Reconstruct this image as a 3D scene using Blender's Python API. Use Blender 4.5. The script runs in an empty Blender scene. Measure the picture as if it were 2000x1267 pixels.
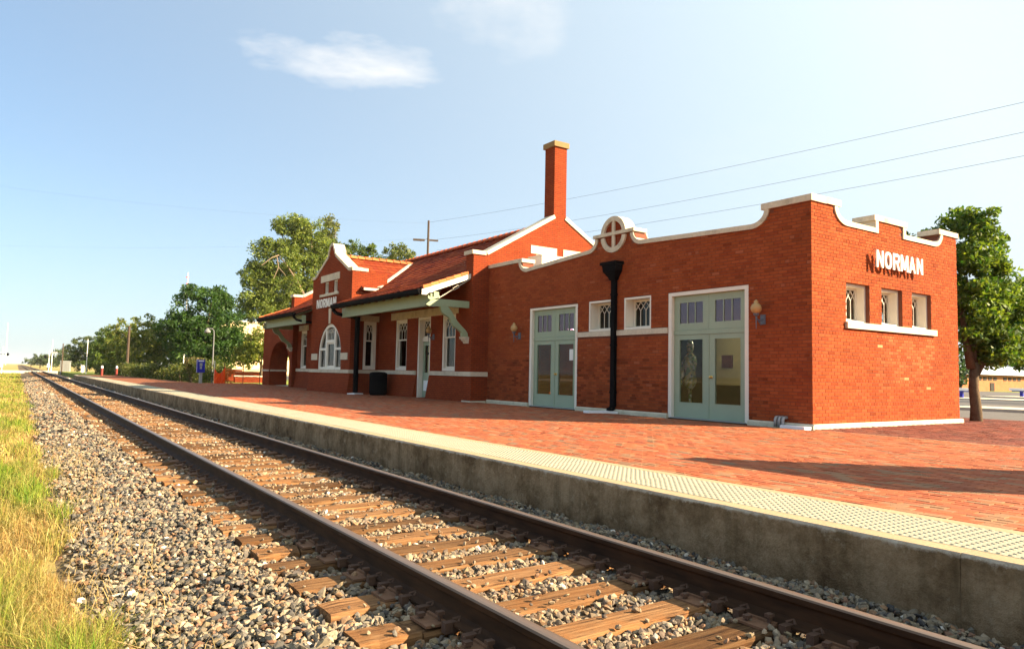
import bpy, math, random
import numpy as np
from mathutils import Vector, Matrix

random.seed(7)
RNG = np.random.default_rng(11)
SC = bpy.context.scene
COL = SC.collection
R = math.radians

# ------------------------------------------------------------------ camera
# metres; Y runs along the track (north), X east towards the depot, z = 0 is the rail head
F_PX, YAW, PITCH, ROLL = 1409.43, 0.598962, 0.067727, 0.020088
_f = Vector((math.sin(YAW) * math.cos(PITCH), math.cos(YAW) * math.cos(PITCH), math.sin(PITCH)))
_r = Vector((math.cos(YAW), -math.sin(YAW), 0))
_u = _r.cross(_f)
_r2 = _r * math.cos(ROLL) + _u * math.sin(ROLL)
_u2 = _u * math.cos(ROLL) - _r * math.sin(ROLL)
cam = bpy.data.cameras.new('camera')
cam.sensor_width = 36.0
cam.lens = F_PX / 2000 * 36.0
cam.clip_start = 0.05
cam.clip_end = 6000
camo = bpy.data.objects.new('camera', cam)
COL.objects.link(camo)
M = Matrix.Identity(4)
for i in range(3):
    M[i][0] = _r2[i]; M[i][1] = _u2[i]; M[i][2] = -_f[i]
M[2][3] = 1.15
camo.matrix_world = M
SC.camera = camo

# ------------------------------------------------------------------ sky and sun
SUN_EL = R(27.3)
SUN_AZ = math.atan2(1.02, -1.0)          # from +Y towards +X
world = bpy.data.worlds.new('World')
SC.world = world
world.use_nodes = True
wn = world.node_tree.nodes; wl = world.node_tree.links
wn.clear()
wout = wn.new('ShaderNodeOutputWorld')
wbg = wn.new('ShaderNodeBackground')
sky = wn.new('ShaderNodeTexSky')
sky.sky_type = 'NISHITA'
sky.sun_disc = False
sky.sun_elevation = SUN_EL
sky.sun_rotation = SUN_AZ
sky.altitude = 300
sky.air_density = 1.0
sky.dust_density = 1.0
sky.ozone_density = 1.0
wbg.inputs['Strength'].default_value = 0.0500
# thin fair-weather clouds, placed by direction in the sky
wtc = wn.new('ShaderNodeTexCoord')
def wmath(op, a, b=None, clamp=False):
    n = wn.new('ShaderNodeMath'); n.operation = op; n.use_clamp = clamp
    for i, v in enumerate((a, b)):
        if v is None: continue
        if isinstance(v, (int, float)): n.inputs[i].default_value = v
        else: wl.new(v, n.inputs[i])
    return n.outputs[0]
def wdot(vec):
    n = wn.new('ShaderNodeVectorMath'); n.operation = 'DOT_PRODUCT'
    wl.new(wtc.outputs['Generated'], n.inputs[0]); n.inputs[1].default_value = vec
    return n.outputs['Value']
def px_dir(px, py):
    d = _f * 1.0 + _r2 * ((px - 1000) / F_PX) - _u2 * ((py - 633.5) / F_PX)
    return d.normalized()
def cloud(px, py, hw, hh, scale, thresh, gain, stretch):
    c = px_dir(px, py)
    h = Vector((c.y, -c.x, 0)).normalized(); v = h.cross(c).normalized()
    a = wmath('DIVIDE', wdot(h), hw); b = wmath('DIVIDE', wdot(v), hh)
    r2 = wmath('ADD', wmath('MULTIPLY', a, a), wmath('MULTIPLY', b, b))
    front = wmath('GREATER_THAN', wdot(c), 0.2)
    fall = wmath('MULTIPLY', wmath('SUBTRACT', 1.0, r2, True), front)
    comb = wn.new('ShaderNodeCombineXYZ')
    wl.new(wmath('MULTIPLY', wdot(h), stretch), comb.inputs[0]); wl.new(wdot(v), comb.inputs[1])
    wl.new(wdot(c), comb.inputs[2])
    nz = wn.new('ShaderNodeTexNoise'); nz.inputs['Scale'].default_value = scale
    nz.inputs['Detail'].default_value = 8; nz.inputs['Roughness'].default_value = 0.6
    wl.new(comb.outputs[0], nz.inputs['Vector'])
    n = wmath('SUBTRACT', wmath('ADD', wmath('MULTIPLY', nz.outputs[0], 1.25), wmath('MULTIPLY', fall, 0.42)), thresh)
    n = wmath('MULTIPLY', wmath('MULTIPLY', n, gain, True), wmath('MULTIPLY', fall, 3.0, True), True)
    return n
c1 = cloud(680, 118, 0.155, 0.042, 24, 0.72, 1.7, 0.34)
c2 = cloud(985, 15, 0.110, 0.075, 17, 0.74, 1.6, 0.6)
c3 = cloud(1480, 300, 0.16, 0.05, 11, 0.86, 0.5, 0.5)
cm = wmath('ADD', wmath('ADD', c1, wmath('MULTIPLY', c2, 0.6)), wmath('MULTIPLY', c3, 0.4), True)
# pale high haze that brightens towards the sun
sund = Vector((math.sin(SUN_AZ) * math.cos(SUN_EL), math.cos(SUN_AZ) * math.cos(SUN_EL), math.sin(SUN_EL)))
sd_ = wdot(sund)
hz = wmath('MULTIPLY', wmath('ADD', sd_, 1.15), 0.62, True)
hz = wmath('MULTIPLY', wmath('POWER', hz, 1.7), 0.93)
mixh = wn.new('ShaderNodeMixRGB')
skb = wn.new('ShaderNodeMixRGB'); skb.blend_type = 'MULTIPLY'; skb.inputs[0].default_value = 1.0
wl.new(sky.outputs[0], skb.inputs[1]); skb.inputs[2].default_value = (0.53, 0.76, 0.90, 1)
wl.new(hz, mixh.inputs[0]); wl.new(skb.outputs[0], mixh.inputs[1]); mixh.inputs[2].default_value = (4.55, 5.25, 5.5, 1)
upz = wmath('SUBTRACT', 1.0, wmath('ABSOLUTE', wdot(Vector((0, 0, 1)))), True)
hzn = wmath('MULTIPLY', wmath('POWER', upz, 6.0), 0.78)
mixb = wn.new('ShaderNodeMixRGB')
wl.new(hzn, mixb.inputs[0]); wl.new(mixh.outputs[0], mixb.inputs[1]); mixb.inputs[2].default_value = (3.95, 4.2, 4.35, 1)
mixc = wn.new('ShaderNodeMixRGB')
wl.new(cm, mixc.inputs[0]); wl.new(mixb.outputs[0], mixc.inputs[1])
mixc.inputs[2].default_value = (5.2, 5.2, 5.1, 1)
wl.new(mixc.outputs[0], wbg.inputs['Color'])
wl.new(wbg.outputs[0], wout.inputs['Surface'])

sl = bpy.data.lights.new('sun', 'SUN')
sl.energy = 5.0
sl.angle = R(0.53)
sl.color = (1.0, 0.79, 0.52)
suno = bpy.data.objects.new('sun', sl)
COL.objects.link(suno)
to_sun = Vector((math.sin(SUN_AZ) * math.cos(SUN_EL), math.cos(SUN_AZ) * math.cos(SUN_EL), math.sin(SUN_EL)))
suno.rotation_euler = to_sun.to_track_quat('Z', 'Y').to_euler()
suno.location = (40, -40, 40)

SC.view_settings.view_transform = 'Standard'
SC.view_settings.look = 'None'
SC.view_settings.gamma = 1.0
SC.view_settings.exposure = 2.1
SC.render.engine = 'CYCLES'
SC.cycles.use_denoising = True
SC.cycles.max_bounces = 8
SC.cycles.transparent_max_bounces = 24
SC.cycles.caustics_reflective = False
SC.cycles.caustics_refractive = False

# ------------------------------------------------------------------ materials
def new_mat(name):
    m = bpy.data.materials.new(name); m.use_nodes = True
    nt = m.node_tree; nt.nodes.clear()
    out = nt.nodes.new('ShaderNodeOutputMaterial')
    b = nt.nodes.new('ShaderNodeBsdfPrincipled')
    nt.links.new(b.outputs[0], out.inputs[0])
    return m, nt, b, out
def nmath(nt, op, a, b=None, clamp=False):
    n = nt.nodes.new('ShaderNodeMath'); n.operation = op; n.use_clamp = clamp
    for i, v in enumerate((a, b)):
        if v is None: continue
        if isinstance(v, (int, float)): n.inputs[i].default_value = v
        else: nt.links.new(v, n.inputs[i])
    return n.outputs[0]
def nmix(nt, fac, c1, c2, mode='MIX'):
    n = nt.nodes.new('ShaderNodeMixRGB'); n.blend_type = mode
    for i, v in enumerate((fac, c1, c2)):
        if isinstance(v, (int, float)): n.inputs[i].default_value = v
        elif isinstance(v, tuple): n.inputs[i].default_value = (*v, 1) if len(v) == 3 else v
        else: nt.links.new(v, n.inputs[i])
    return n.outputs[0]
def noise(nt, vec, scale, detail=5, rough=0.6):
    n = nt.nodes.new('ShaderNodeTexNoise')
    n.inputs['Scale'].default_value = scale; n.inputs['Detail'].default_value = detail
    n.inputs['Roughness'].default_value = rough
    if vec is not None: nt.links.new(vec, n.inputs['Vector'])
    return n.outputs[0]
def ramp(nt, fac, stops):
    n = nt.nodes.new('ShaderNodeValToRGB')
    e = n.color_ramp.elements
    while len(e) < len(stops): e.new(0.5)
    for el, (p, c) in zip(e, stops):
        el.position = p; el.color = (*c, 1)
    nt.links.new(fac, n.inputs[0])
    return n.outputs[0]
def wpos(nt):
    return nt.nodes.new('ShaderNodeNewGeometry').outputs['Position']
def mapping(nt, vec, scale):
    n = nt.nodes.new('ShaderNodeMapping'); n.inputs['Scale'].default_value = scale
    nt.links.new(vec, n.inputs['Vector']); return n.outputs[0]
def bump(nt, b, height, strength, dist):
    n = nt.nodes.new('ShaderNodeBump'); n.inputs['Strength'].default_value = strength
    n.inputs['Distance'].default_value = dist
    nt.links.new(height, n.inputs['Height']); nt.links.new(n.outputs[0], b.inputs['Normal'])

def simple(name, col, rough=0.7, var=0.2, scale=3.0, bumps=0.0, spec=0.3, metal=0.0, fine=40.0, dirt=None, dirt_amt=0.0):
    """base colour with coarse and fine variation, optional worn second colour"""
    m, nt, b, out = new_mat(name)
    p = wpos(nt)
    n1 = noise(nt, p, scale); n2 = noise(nt, p, fine, 3)
    f = nmath(nt, 'ADD', nmath(nt, 'MULTIPLY', n1, 0.6), nmath(nt, 'MULTIPLY', n2, 0.4))
    dark = tuple(c * (1 - var) for c in col); light = tuple(min(1, c * (1 + var)) for c in col)
    c = ramp(nt, f, [(0.3, dark), (0.7, light)])
    if dirt:
        n3 = noise(nt, p, scale * 0.7 + 1.3, 7, 0.7)
        c = nmix(nt, nmath(nt, 'MULTIPLY', nmath(nt, 'SUBTRACT', n3, 0.52), 6.0 * dirt_amt, True), c, dirt)
    nt.links.new(c, b.inputs['Base Color'])
    b.inputs['Roughness'].default_value = rough
    b.inputs['Specular IOR Level'].default_value = spec
    b.inputs['Metallic'].default_value = metal
    if bumps: bump(nt, b, f, bumps, 0.02)
    return m

def attr_mat(name, rough=0.85, fine=60.0, var=0.25, bumps=0.3, spec=0.2, soil=None, soil_amt=0.0, rnd=0.0):
    """colour from the per-face attribute Col, broken up by noise"""
    m, nt, b, out = new_mat(name)
    at = nt.nodes.new('ShaderNodeAttribute'); at.attribute_name = 'Col'
    p = wpos(nt)
    n2 = noise(nt, p, fine, 4)
    k = nmath(nt, 'ADD', nmath(nt, 'MULTIPLY', n2, 2 * var), 1 - var)
    n3 = noise(nt, p, 1.1, 4)
    k = nmath(nt, 'MULTIPLY', k, nmath(nt, 'ADD', nmath(nt, 'MULTIPLY', n3, 0.44), 0.78))
    if rnd:
        oi = nt.nodes.new('ShaderNodeObjectInfo')
        k = nmath(nt, 'MULTIPLY', k, nmath(nt, 'ADD', nmath(nt, 'MULTIPLY', oi.outputs['Random'], rnd), 1 - rnd * 0.5))
    cc = nt.nodes.new('ShaderNodeCombineXYZ')
    for i in range(3): nt.links.new(k, cc.inputs[i])
    c = nmix(nt, 1.0, at.outputs['Color'], cc.outputs[0], 'MULTIPLY')
    if soil:
        n4 = noise(nt, p, 0.9, 7, 0.65)
        c = nmix(nt, nmath(nt, 'MULTIPLY', nmath(nt, 'SUBTRACT', n4, 0.5), 5 * soil_amt, True), c, soil)
    nt.links.new(c, b.inputs['Base Color'])
    b.inputs['Roughness'].default_value = rough
    b.inputs['Specular IOR Level'].default_value = spec
    if bumps: bump(nt, b, n2, bumps, 0.01)
    return m

def brick_tex(name, c1, c2, mortar, bw=0.213, bh=0.0677, ms=0.009, off=0.0):
    m, nt, b, out = new_mat(name)
    g = nt.nodes.new('ShaderNodeNewGeometry')
    sp = nt.nodes.new('ShaderNodeSeparateXYZ'); nt.links.new(g.outputs['Position'], sp.inputs[0])
    sn = nt.nodes.new('ShaderNodeSeparateXYZ'); nt.links.new(g.outputs['True Normal'], sn.inputs[0])
    ax = nmath(nt, 'GREATER_THAN', nmath(nt, 'ABSOLUTE', sn.outputs[0]), nmath(nt, 'ABSOLUTE', sn.outputs[1]))
    u = nmath(nt, 'ADD', nmath(nt, 'MULTIPLY', sp.outputs[1], ax),
              nmath(nt, 'MULTIPLY', sp.outputs[0], nmath(nt, 'SUBTRACT', 1.0, ax)))
    cv = nt.nodes.new('ShaderNodeCombineXYZ')
    nt.links.new(u, cv.inputs[0]); nt.links.new(nmath(nt, 'ADD', sp.outputs[2], off), cv.inputs[1])
    bt = nt.nodes.new('ShaderNodeTexBrick')
    bt.inputs['Scale'].default_value = 1.0
    bt.inputs['Brick Width'].default_value = bw; bt.inputs['Row Height'].default_value = bh
    bt.inputs['Mortar Size'].default_value = ms; bt.inputs['Mortar Smooth'].default_value = 0.2
    bt.inputs['Bias'].default_value = 0.0
    bt.inputs['Color1'].default_value = (*c1, 1); bt.inputs['Color2'].default_value = (*c2, 1)
    bt.inputs['Mortar'].default_value = (*mortar, 1)
    nt.links.new(cv.outputs[0], bt.inputs['Vector'])
    n1 = noise(nt, g.outputs['Position'], 1.3, 6); n2 = noise(nt, g.outputs['Position'], 30, 4)
    k = nmath(nt, 'ADD', nmath(nt, 'MULTIPLY', nmath(nt, 'ADD', n1, n2), 0.5), 0.5)
    cc = nt.nodes.new('ShaderNodeCombineXYZ')
    for i in range(3): nt.links.new(k, cc.inputs[i])
    nt.links.new(nmix(nt, 1.0, bt.outputs['Color'], cc.outputs[0], 'MULTIPLY'), b.inputs['Base Color'])
    b.inputs['Roughness'].default_value = 0.9
    b.inputs['Specular IOR Level'].default_value = 0.04
    bump(nt, b, nmath(nt, 'SUBTRACT', nmath(nt, 'MULTIPLY', n2, 0.3), bt.outputs['Fac']), 0.6, 0.008)
    return m

def glass_mat(name, tint=(0.8, 0.84, 0.82), refl=0.08, rough=0.01, sheen=(1, 1, 1)):
    m, nt, b, out = new_mat(name)
    nt.nodes.remove(b)
    tr = nt.nodes.new('ShaderNodeBsdfTransparent'); tr.inputs[0].default_value = (*tint, 1)
    gl = nt.nodes.new('ShaderNodeBsdfGlossy'); gl.inputs['Roughness'].default_value = rough; gl.inputs[0].default_value = (*sheen, 1)
    fr = nt.nodes.new('ShaderNodeFresnel'); fr.inputs['IOR'].default_value = 1.5
    mx = nt.nodes.new('ShaderNodeMixShader')
    gm = nt.nodes.new('ShaderNodeNewGeometry')
    ff = nmath(nt, 'ADD', nmath(nt, 'MULTIPLY', fr.outputs[0], 0.55), refl, True)
    nt.links.new(nmath(nt, 'MULTIPLY', ff, nmath(nt, 'SUBTRACT', 1.0, gm.outputs['Backfacing'])), mx.inputs[0])
    nt.links.new(tr.outputs[0], mx.inputs[1]); nt.links.new(gl.outputs[0], mx.inputs[2])
    nt.links.new(mx.outputs[0], out.inputs[0])
    return m

def leaf_mat(name, trans=0.35, spec=0.25):
    m, nt, b, out = new_mat(name)
    at = nt.nodes.new('ShaderNodeAttribute'); at.attribute_name = 'Col'
    nt.links.new(at.outputs['Color'], b.inputs['Base Color'])
    b.inputs['Roughness'].default_value = 0.55
    b.inputs['Specular IOR Level'].default_value = spec
    tl = nt.nodes.new('ShaderNodeBsdfTranslucent')
    nt.links.new(nmix(nt, 1.0, at.outputs['Color'], (1.3, 1.2, 0.5), 'MULTIPLY'), tl.inputs[0])
    mx = nt.nodes.new('ShaderNodeMixShader'); mx.inputs[0].default_value = trans
    nt.links.new(b.outputs[0], mx.inputs[1]); nt.links.new(tl.outputs[0], mx.inputs[2])
    nt.links.new(mx.outputs[0], out.inputs[0])
    return m

def concrete_face():
    m, nt, b, out = new_mat('stained_concrete')
    p = wpos(nt)
    n1 = noise(nt, p, 2.2, 10, 0.78); n2 = noise(nt, p, 9, 8, 0.75); n3 = noise(nt, mapping(nt, p, (1, 3.5, 0.35)), 2.2, 6, 0.65)
    c = ramp(nt, n1, [(0.36, (0.105, 0.066, 0.034)), (0.48, (0.230, 0.155, 0.085)), (0.62, (0.37, 0.265, 0.158))])
    c = nmix(nt, nmath(nt, 'MULTIPLY', nmath(nt, 'SUBTRACT', n3, 0.50), 3.0, True), c, (0.10, 0.070, 0.036))
    c = nmix(nt, nmath(nt, 'MULTIPLY', nmath(nt, 'SUBTRACT', n2, 0.56), 5, True), c, (0.40, 0.32, 0.21))
    sp = nt.nodes.new('ShaderNodeSeparateXYZ'); nt.links.new(p, sp.inputs[0])
    # newer, paler skim along the top arris with a ragged lower edge
    e = nmath(nt, 'SUBTRACT', nmath(nt, 'ADD', sp.outputs[2], nmath(nt, 'MULTIPLY', n2, 0.11)), 0.222)
    c = nmix(nt, nmath(nt, 'MULTIPLY', e, 45, True), c, (0.50, 0.43, 0.34))
    nt.links.new(c, b.inputs['Base Color'])
    b.inputs['Roughness'].default_value = 0.95; b.inputs['Specular IOR Level'].default_value = 0.1
    bump(nt, b, nmath(nt, 'ADD', n1, n2), 0.9, 0.05)
    return m

def wood_tie():
    m, nt, b, out = new_mat('weathered_tie_wood')
    tc = nt.nodes.new('ShaderNodeTexCoord'); oi = nt.nodes.new('ShaderNodeObjectInfo')
    add = nt.nodes.new('ShaderNodeVectorMath'); add.operation = 'ADD'
    nt.links.new(tc.outputs['Object'], add.inputs[0]); nt.links.new(oi.outputs['Location'], add.inputs[1])
    g = noise(nt, mapping(nt, add.outputs[0], (1.0, 22, 22)), 2.0, 9, 0.78)
    n1 = noise(nt, add.outputs[0], 2.6, 6, 0.65)
    c = ramp(nt, g, [(0.38, (0.022, 0.011, 0.006)), (0.46, (0.120, 0.060, 0.027)), (0.58, (0.200, 0.108, 0.048)), (0.75, (0.30, 0.19, 0.10))])
    c = nmix(nt, nmath(nt, 'MULTIPLY', nmath(nt, 'SUBTRACT', n1, 0.5), 4, True), c, (0.20, 0.085, 0.028))
    k = nmath(nt, 'ADD', nmath(nt, 'MULTIPLY', oi.outputs['Random'], 0.9), 0.55)
    cc = nt.nodes.new('ShaderNodeCombineXYZ')
    for i in range(3): nt.links.new(k, cc.inputs[i])
    nt.links.new(nmix(nt, 1.0, c, cc.outputs[0], 'MULTIPLY'), b.inputs['Base Color'])
    b.inputs['Roughness'].default_value = 0.9; b.inputs['Specular IOR Level'].default_value = 0.1
    bump(nt, b, g, 0.7, 0.012)
    return m

def rail_steel():
    m, nt, b, out = new_mat('rail_steel')
    g = nt.nodes.new('ShaderNodeNewGeometry')
    sp = nt.nodes.new('ShaderNodeSeparateXYZ'); nt.links.new(g.outputs['Position'], sp.inputs[0])
    n1 = noise(nt, mapping(nt, g.outputs['Position'], (6, 1.2, 6)), 3, 6)
    rust = ramp(nt, n1, [(0.3, (0.017, 0.008, 0.004)), (0.7, (0.058, 0.027, 0.012))])
    sn = nt.nodes.new('ShaderNodeSeparateXYZ'); nt.links.new(g.outputs['Normal'], sn.inputs[0])
    top = nmath(nt, 'MULTIPLY', nmath(nt, 'MULTIPLY', nmath(nt, 'SUBTRACT', sn.outputs[2], 0.55), 4, True),
                nmath(nt, 'GREATER_THAN', sp.outputs[2], -0.03))
    nt.links.new(nmix(nt, top, rust, (0.27, 0.19, 0.14)), b.inputs['Base Color'])
    nt.links.new(nmath(nt, 'MULTIPLY', top, 0.75), b.inputs['Metallic'])
    nt.links.new(nmath(nt, 'SUBTRACT', 0.75, nmath(nt, 'MULTIPLY', top, 0.4)), b.inputs['Roughness'])
    b.inputs['Specular IOR Level'].default_value = 0.15
    bump(nt, b, n1, 0.25, 0.005)
    return m

MT = {}
MT['brick'] = attr_mat('brick', 0.9, 70, 0.22, 0.25, 0.04, soil=(0.16, 0.036, 0.018), soil_amt=0.35)
MT['mortar'] = simple('mortar', (0.15, 0.05, 0.028), 0.95, 0.25, 4)
MT['brick_tex'] = brick_tex('brickwork', (0.255, 0.049, 0.017), (0.210, 0.037, 0.014), (0.105, 0.030, 0.015))
MT['brick_bg'] = brick_tex('brickwork_far', (0.42, 0.16, 0.07), (0.36, 0.13, 0.06), (0.35, 0.2, 0.12))
MT['stone'] = simple('limestone', (0.54, 0.475, 0.37), 0.85, 0.20, 2.6, 0.25, 0.15, dirt=(0.26, 0.21, 0.15), dirt_amt=0.55, fine=18)
MT['tan_stone'] = simple('tan_stone', (0.25, 0.155, 0.07), 0.85, 0.15, 3, 0.2, 0.2)
MT['footing'] = simple('footing_concrete', (0.52, 0.47, 0.36), 0.9, 0.22, 3, 0.3, 0.2, dirt=(0.24, 0.2, 0.14), dirt_amt=0.5)
MT['white_wood'] = simple('white_painted_wood', (0.70, 0.66, 0.58), 0.55, 0.07, 4, 0.05, 0.4)
MT['green'] = simple('sage_green_paint', (0.265, 0.335, 0.245), 0.5, 0.07, 3, 0.04, 0.4)
MT['green_pale'] = simple('pale_green_paint', (0.25, 0.31, 0.195), 0.55, 0.10, 3, 0.05, 0.4)
MT['soffit'] = simple('dark_soffit_boards', (0.055, 0.045, 0.03), 0.9, 0.2, 5)
MT['black'] = simple('black_painted_metal', (0.004, 0.004, 0.005), 0.75, 0.3, 8, 0.05, 0.06)
MT['tile'] = attr_mat('clay_tile', 0.85, 25, 0.3, 0.2, 0.08)
MT['tile_base'] = simple('tile_underlay', (0.16, 0.040, 0.018), 0.9, 0.2)
MT['flash'] = simple('flashing', (0.50, 0.46, 0.38), 0.5, 0.15, 4)
MT['roof_flat'] = simple('flat_roof', (0.30, 0.29, 0.27), 0.9, 0.2)
MT['inside'] = simple('interior_plaster', (0.50, 0.42, 0.20), 0.9, 0.1)
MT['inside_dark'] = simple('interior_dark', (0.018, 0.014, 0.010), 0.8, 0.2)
MT['inside_floor'] = simple('interior_floor', (0.11, 0.06, 0.035), 0.5, 0.2)
MT['glass'] = glass_mat('window_glass', (0.85, 0.88, 0.86), 0.0)
MT['glass_dark'] = glass_mat('dim_window_glass', (0.42, 0.44, 0.42), 0.01)
MT['glass_violet'] = glass_mat('violet_transom_glass', (0.40, 0.30, 0.42), 0.13, 0.10, (0.66, 0.46, 0.52))
MT['curtain'] = simple('white_curtain', (0.72, 0.72, 0.70), 0.9, 0.08, 6)
MT['curtain_y'] = simple('cream_curtain', (0.80, 0.66, 0.36), 0.9, 0.08, 6)
MT['brass'] = simple('brass', (0.75, 0.50, 0.16), 0.3, 0.1, 5, 0, 0.5, 1.0)
MT['iron_blue'] = simple('slate_blue_iron', (0.10, 0.12, 0.16), 0.5, 0.2, 8)
MT['rail'] = rail_steel()
MT['tie'] = wood_tie()
MT['plate'] = simple('rusty_plate', (0.17, 0.085, 0.045), 0.85, 0.3, 9, 0.3)
MT['spike'] = simple('rusty_spike', (0.09, 0.048, 0.03), 0.8, 0.3, 9, 0.3)
MT['ballast'] = attr_mat('ballast_stone', 0.85, 45, 0.28, 0.35, 0.25)
MT['ballast_bed'] = simple('ballast_bed', (0.13, 0.095, 0.06), 0.95, 0.5, 20, 1.0, 0.1, fine=70)
MT['face'] = concrete_face()
MT['edge'] = simple('platform_edge_concrete', (0.34, 0.255, 0.155), 0.9, 0.12, 5, 0.3, 0.2)
MT['tactile'] = simple('cream_tactile', (0.30, 0.285, 0.215), 0.75, 0.08, 4, 0.1, 0.3, dirt=(0.45, 0.36, 0.22), dirt_amt=0.25)
MT['paver'] = attr_mat('paver', 0.8, 55, 0.22, 0.3, 0.2, soil=(0.17, 0.075, 0.042), soil_amt=0.30)
MT['joint'] = simple('paver_joint', (0.17, 0.075, 0.042), 0.95, 0.3, 10)
MT['paver_far'] = brick_tex('paver_far', (0.36, 0.10, 0.05), (0.29, 0.08, 0.042), (0.2, 0.08, 0.045), 0.2, 0.1, 0.004)
MT['leaf'] = leaf_mat('leaf', 0.42)
MT['grass'] = leaf_mat('grass_blade', 0.3, 0.1)
MT['bark'] = simple('bark', (0.115, 0.082, 0.052), 0.95, 0.4, 6, 0.8, 0.1, fine=30)
MT['bark_pale'] = simple('pale_bark', (0.20, 0.15, 0.10), 0.9, 0.3, 6, 0.5, 0.1)
MT['asphalt'] = simple('asphalt', (0.115, 0.105, 0.100), 0.9, 0.2, 2, 0.2, 0.2)
MT['asphalt_dark'] = simple('asphalt_fresh', (0.06, 0.06, 0.065), 0.9, 0.2, 2, 0.2, 0.2)
MT['concrete'] = simple('sidewalk_concrete', (0.52, 0.46, 0.36), 0.9, 0.12, 2, 0.1, 0.2)
MT['wood_pole'] = simple('pole_wood', (0.075, 0.052, 0.036), 0.9, 0.25, 5, 0.4)
MT['grey_metal'] = simple('galvanised', (0.30, 0.31, 0.31), 0.5, 0.1, 6, 0, 0.5, 0.3)
MT['grey_dull'] = simple('weathered_grey_paint', (0.16, 0.165, 0.165), 0.7, 0.15, 6)
MT['white_metal'] = simple('white_enamel', (0.72, 0.69, 0.64), 0.45, 0.08, 5)
MT['blue'] = simple('blue_enamel', (0.012, 0.018, 0.30), 0.4, 0.15, 5)
MT['orange'] = simple('orange_netting', (0.95, 0.13, 0.018), 0.6, 0.15, 5)
MT['red_paint'] = simple('red_paint', (0.22, 0.035, 0.025), 0.6, 0.15, 5)
MT['signal_red'] = simple('signal_red', (0.55, 0.04, 0.03), 0.5, 0.1, 5)
MT['cream_wall'] = simple('cream_wall', (0.72, 0.56, 0.31), 0.9, 0.08, 1)
MT['roof_pale'] = simple('pale_roof', (0.62, 0.70, 0.80), 0.6, 0.06, 1)
MT['wire'] = simple('wire', (0.05, 0.05, 0.055), 0.6, 0.1)
MT['white_block'] = simple('white_precast', (0.74, 0.76, 0.78), 0.8, 0.1, 6)
MT['warm_white'] = simple('boarded_white', (0.78, 0.74, 0.62), 0.8, 0.06, 3)  # own warm white of the window boards and rooftop casing

def lamp_globe():
    m, nt, b, out = new_mat('amber_lamp_glass')
    b.inputs['Base Color'].default_value = (0.62, 0.40, 0.17, 1)
    b.inputs['Roughness'].default_value = 0.12
    b.inputs['Transmission Weight'].default_value = 0.35
    b.inputs['IOR'].default_value = 1.3
    return m
MT['globe'] = lamp_globe()

def art_mat():
    m, nt, b, out = new_mat('mosaic')
    v = nt.nodes.new('ShaderNodeTexVoronoi'); v.inputs['Scale'].default_value = 16
    nt.links.new(wpos(nt), v.inputs['Vector'])
    nt.links.new(ramp(nt, v.outputs['Color'], [(0.1, (0.05, 0.07, 0.05)), (0.35, (0.22, 0.35, 0.16)), (0.6, (0.55, 0.42, 0.16)), (0.85, (0.6, 0.66, 0.66))]), b.inputs['Base Color'])
    b.inputs['Roughness'].default_value = 0.25
    return m
MT['mosaic'] = art_mat()
MT['canvas'] = simple('rust_canvas', (0.13, 0.035, 0.02), 0.8, 0.5, 14, 0, 0.2, fine=30)

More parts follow.
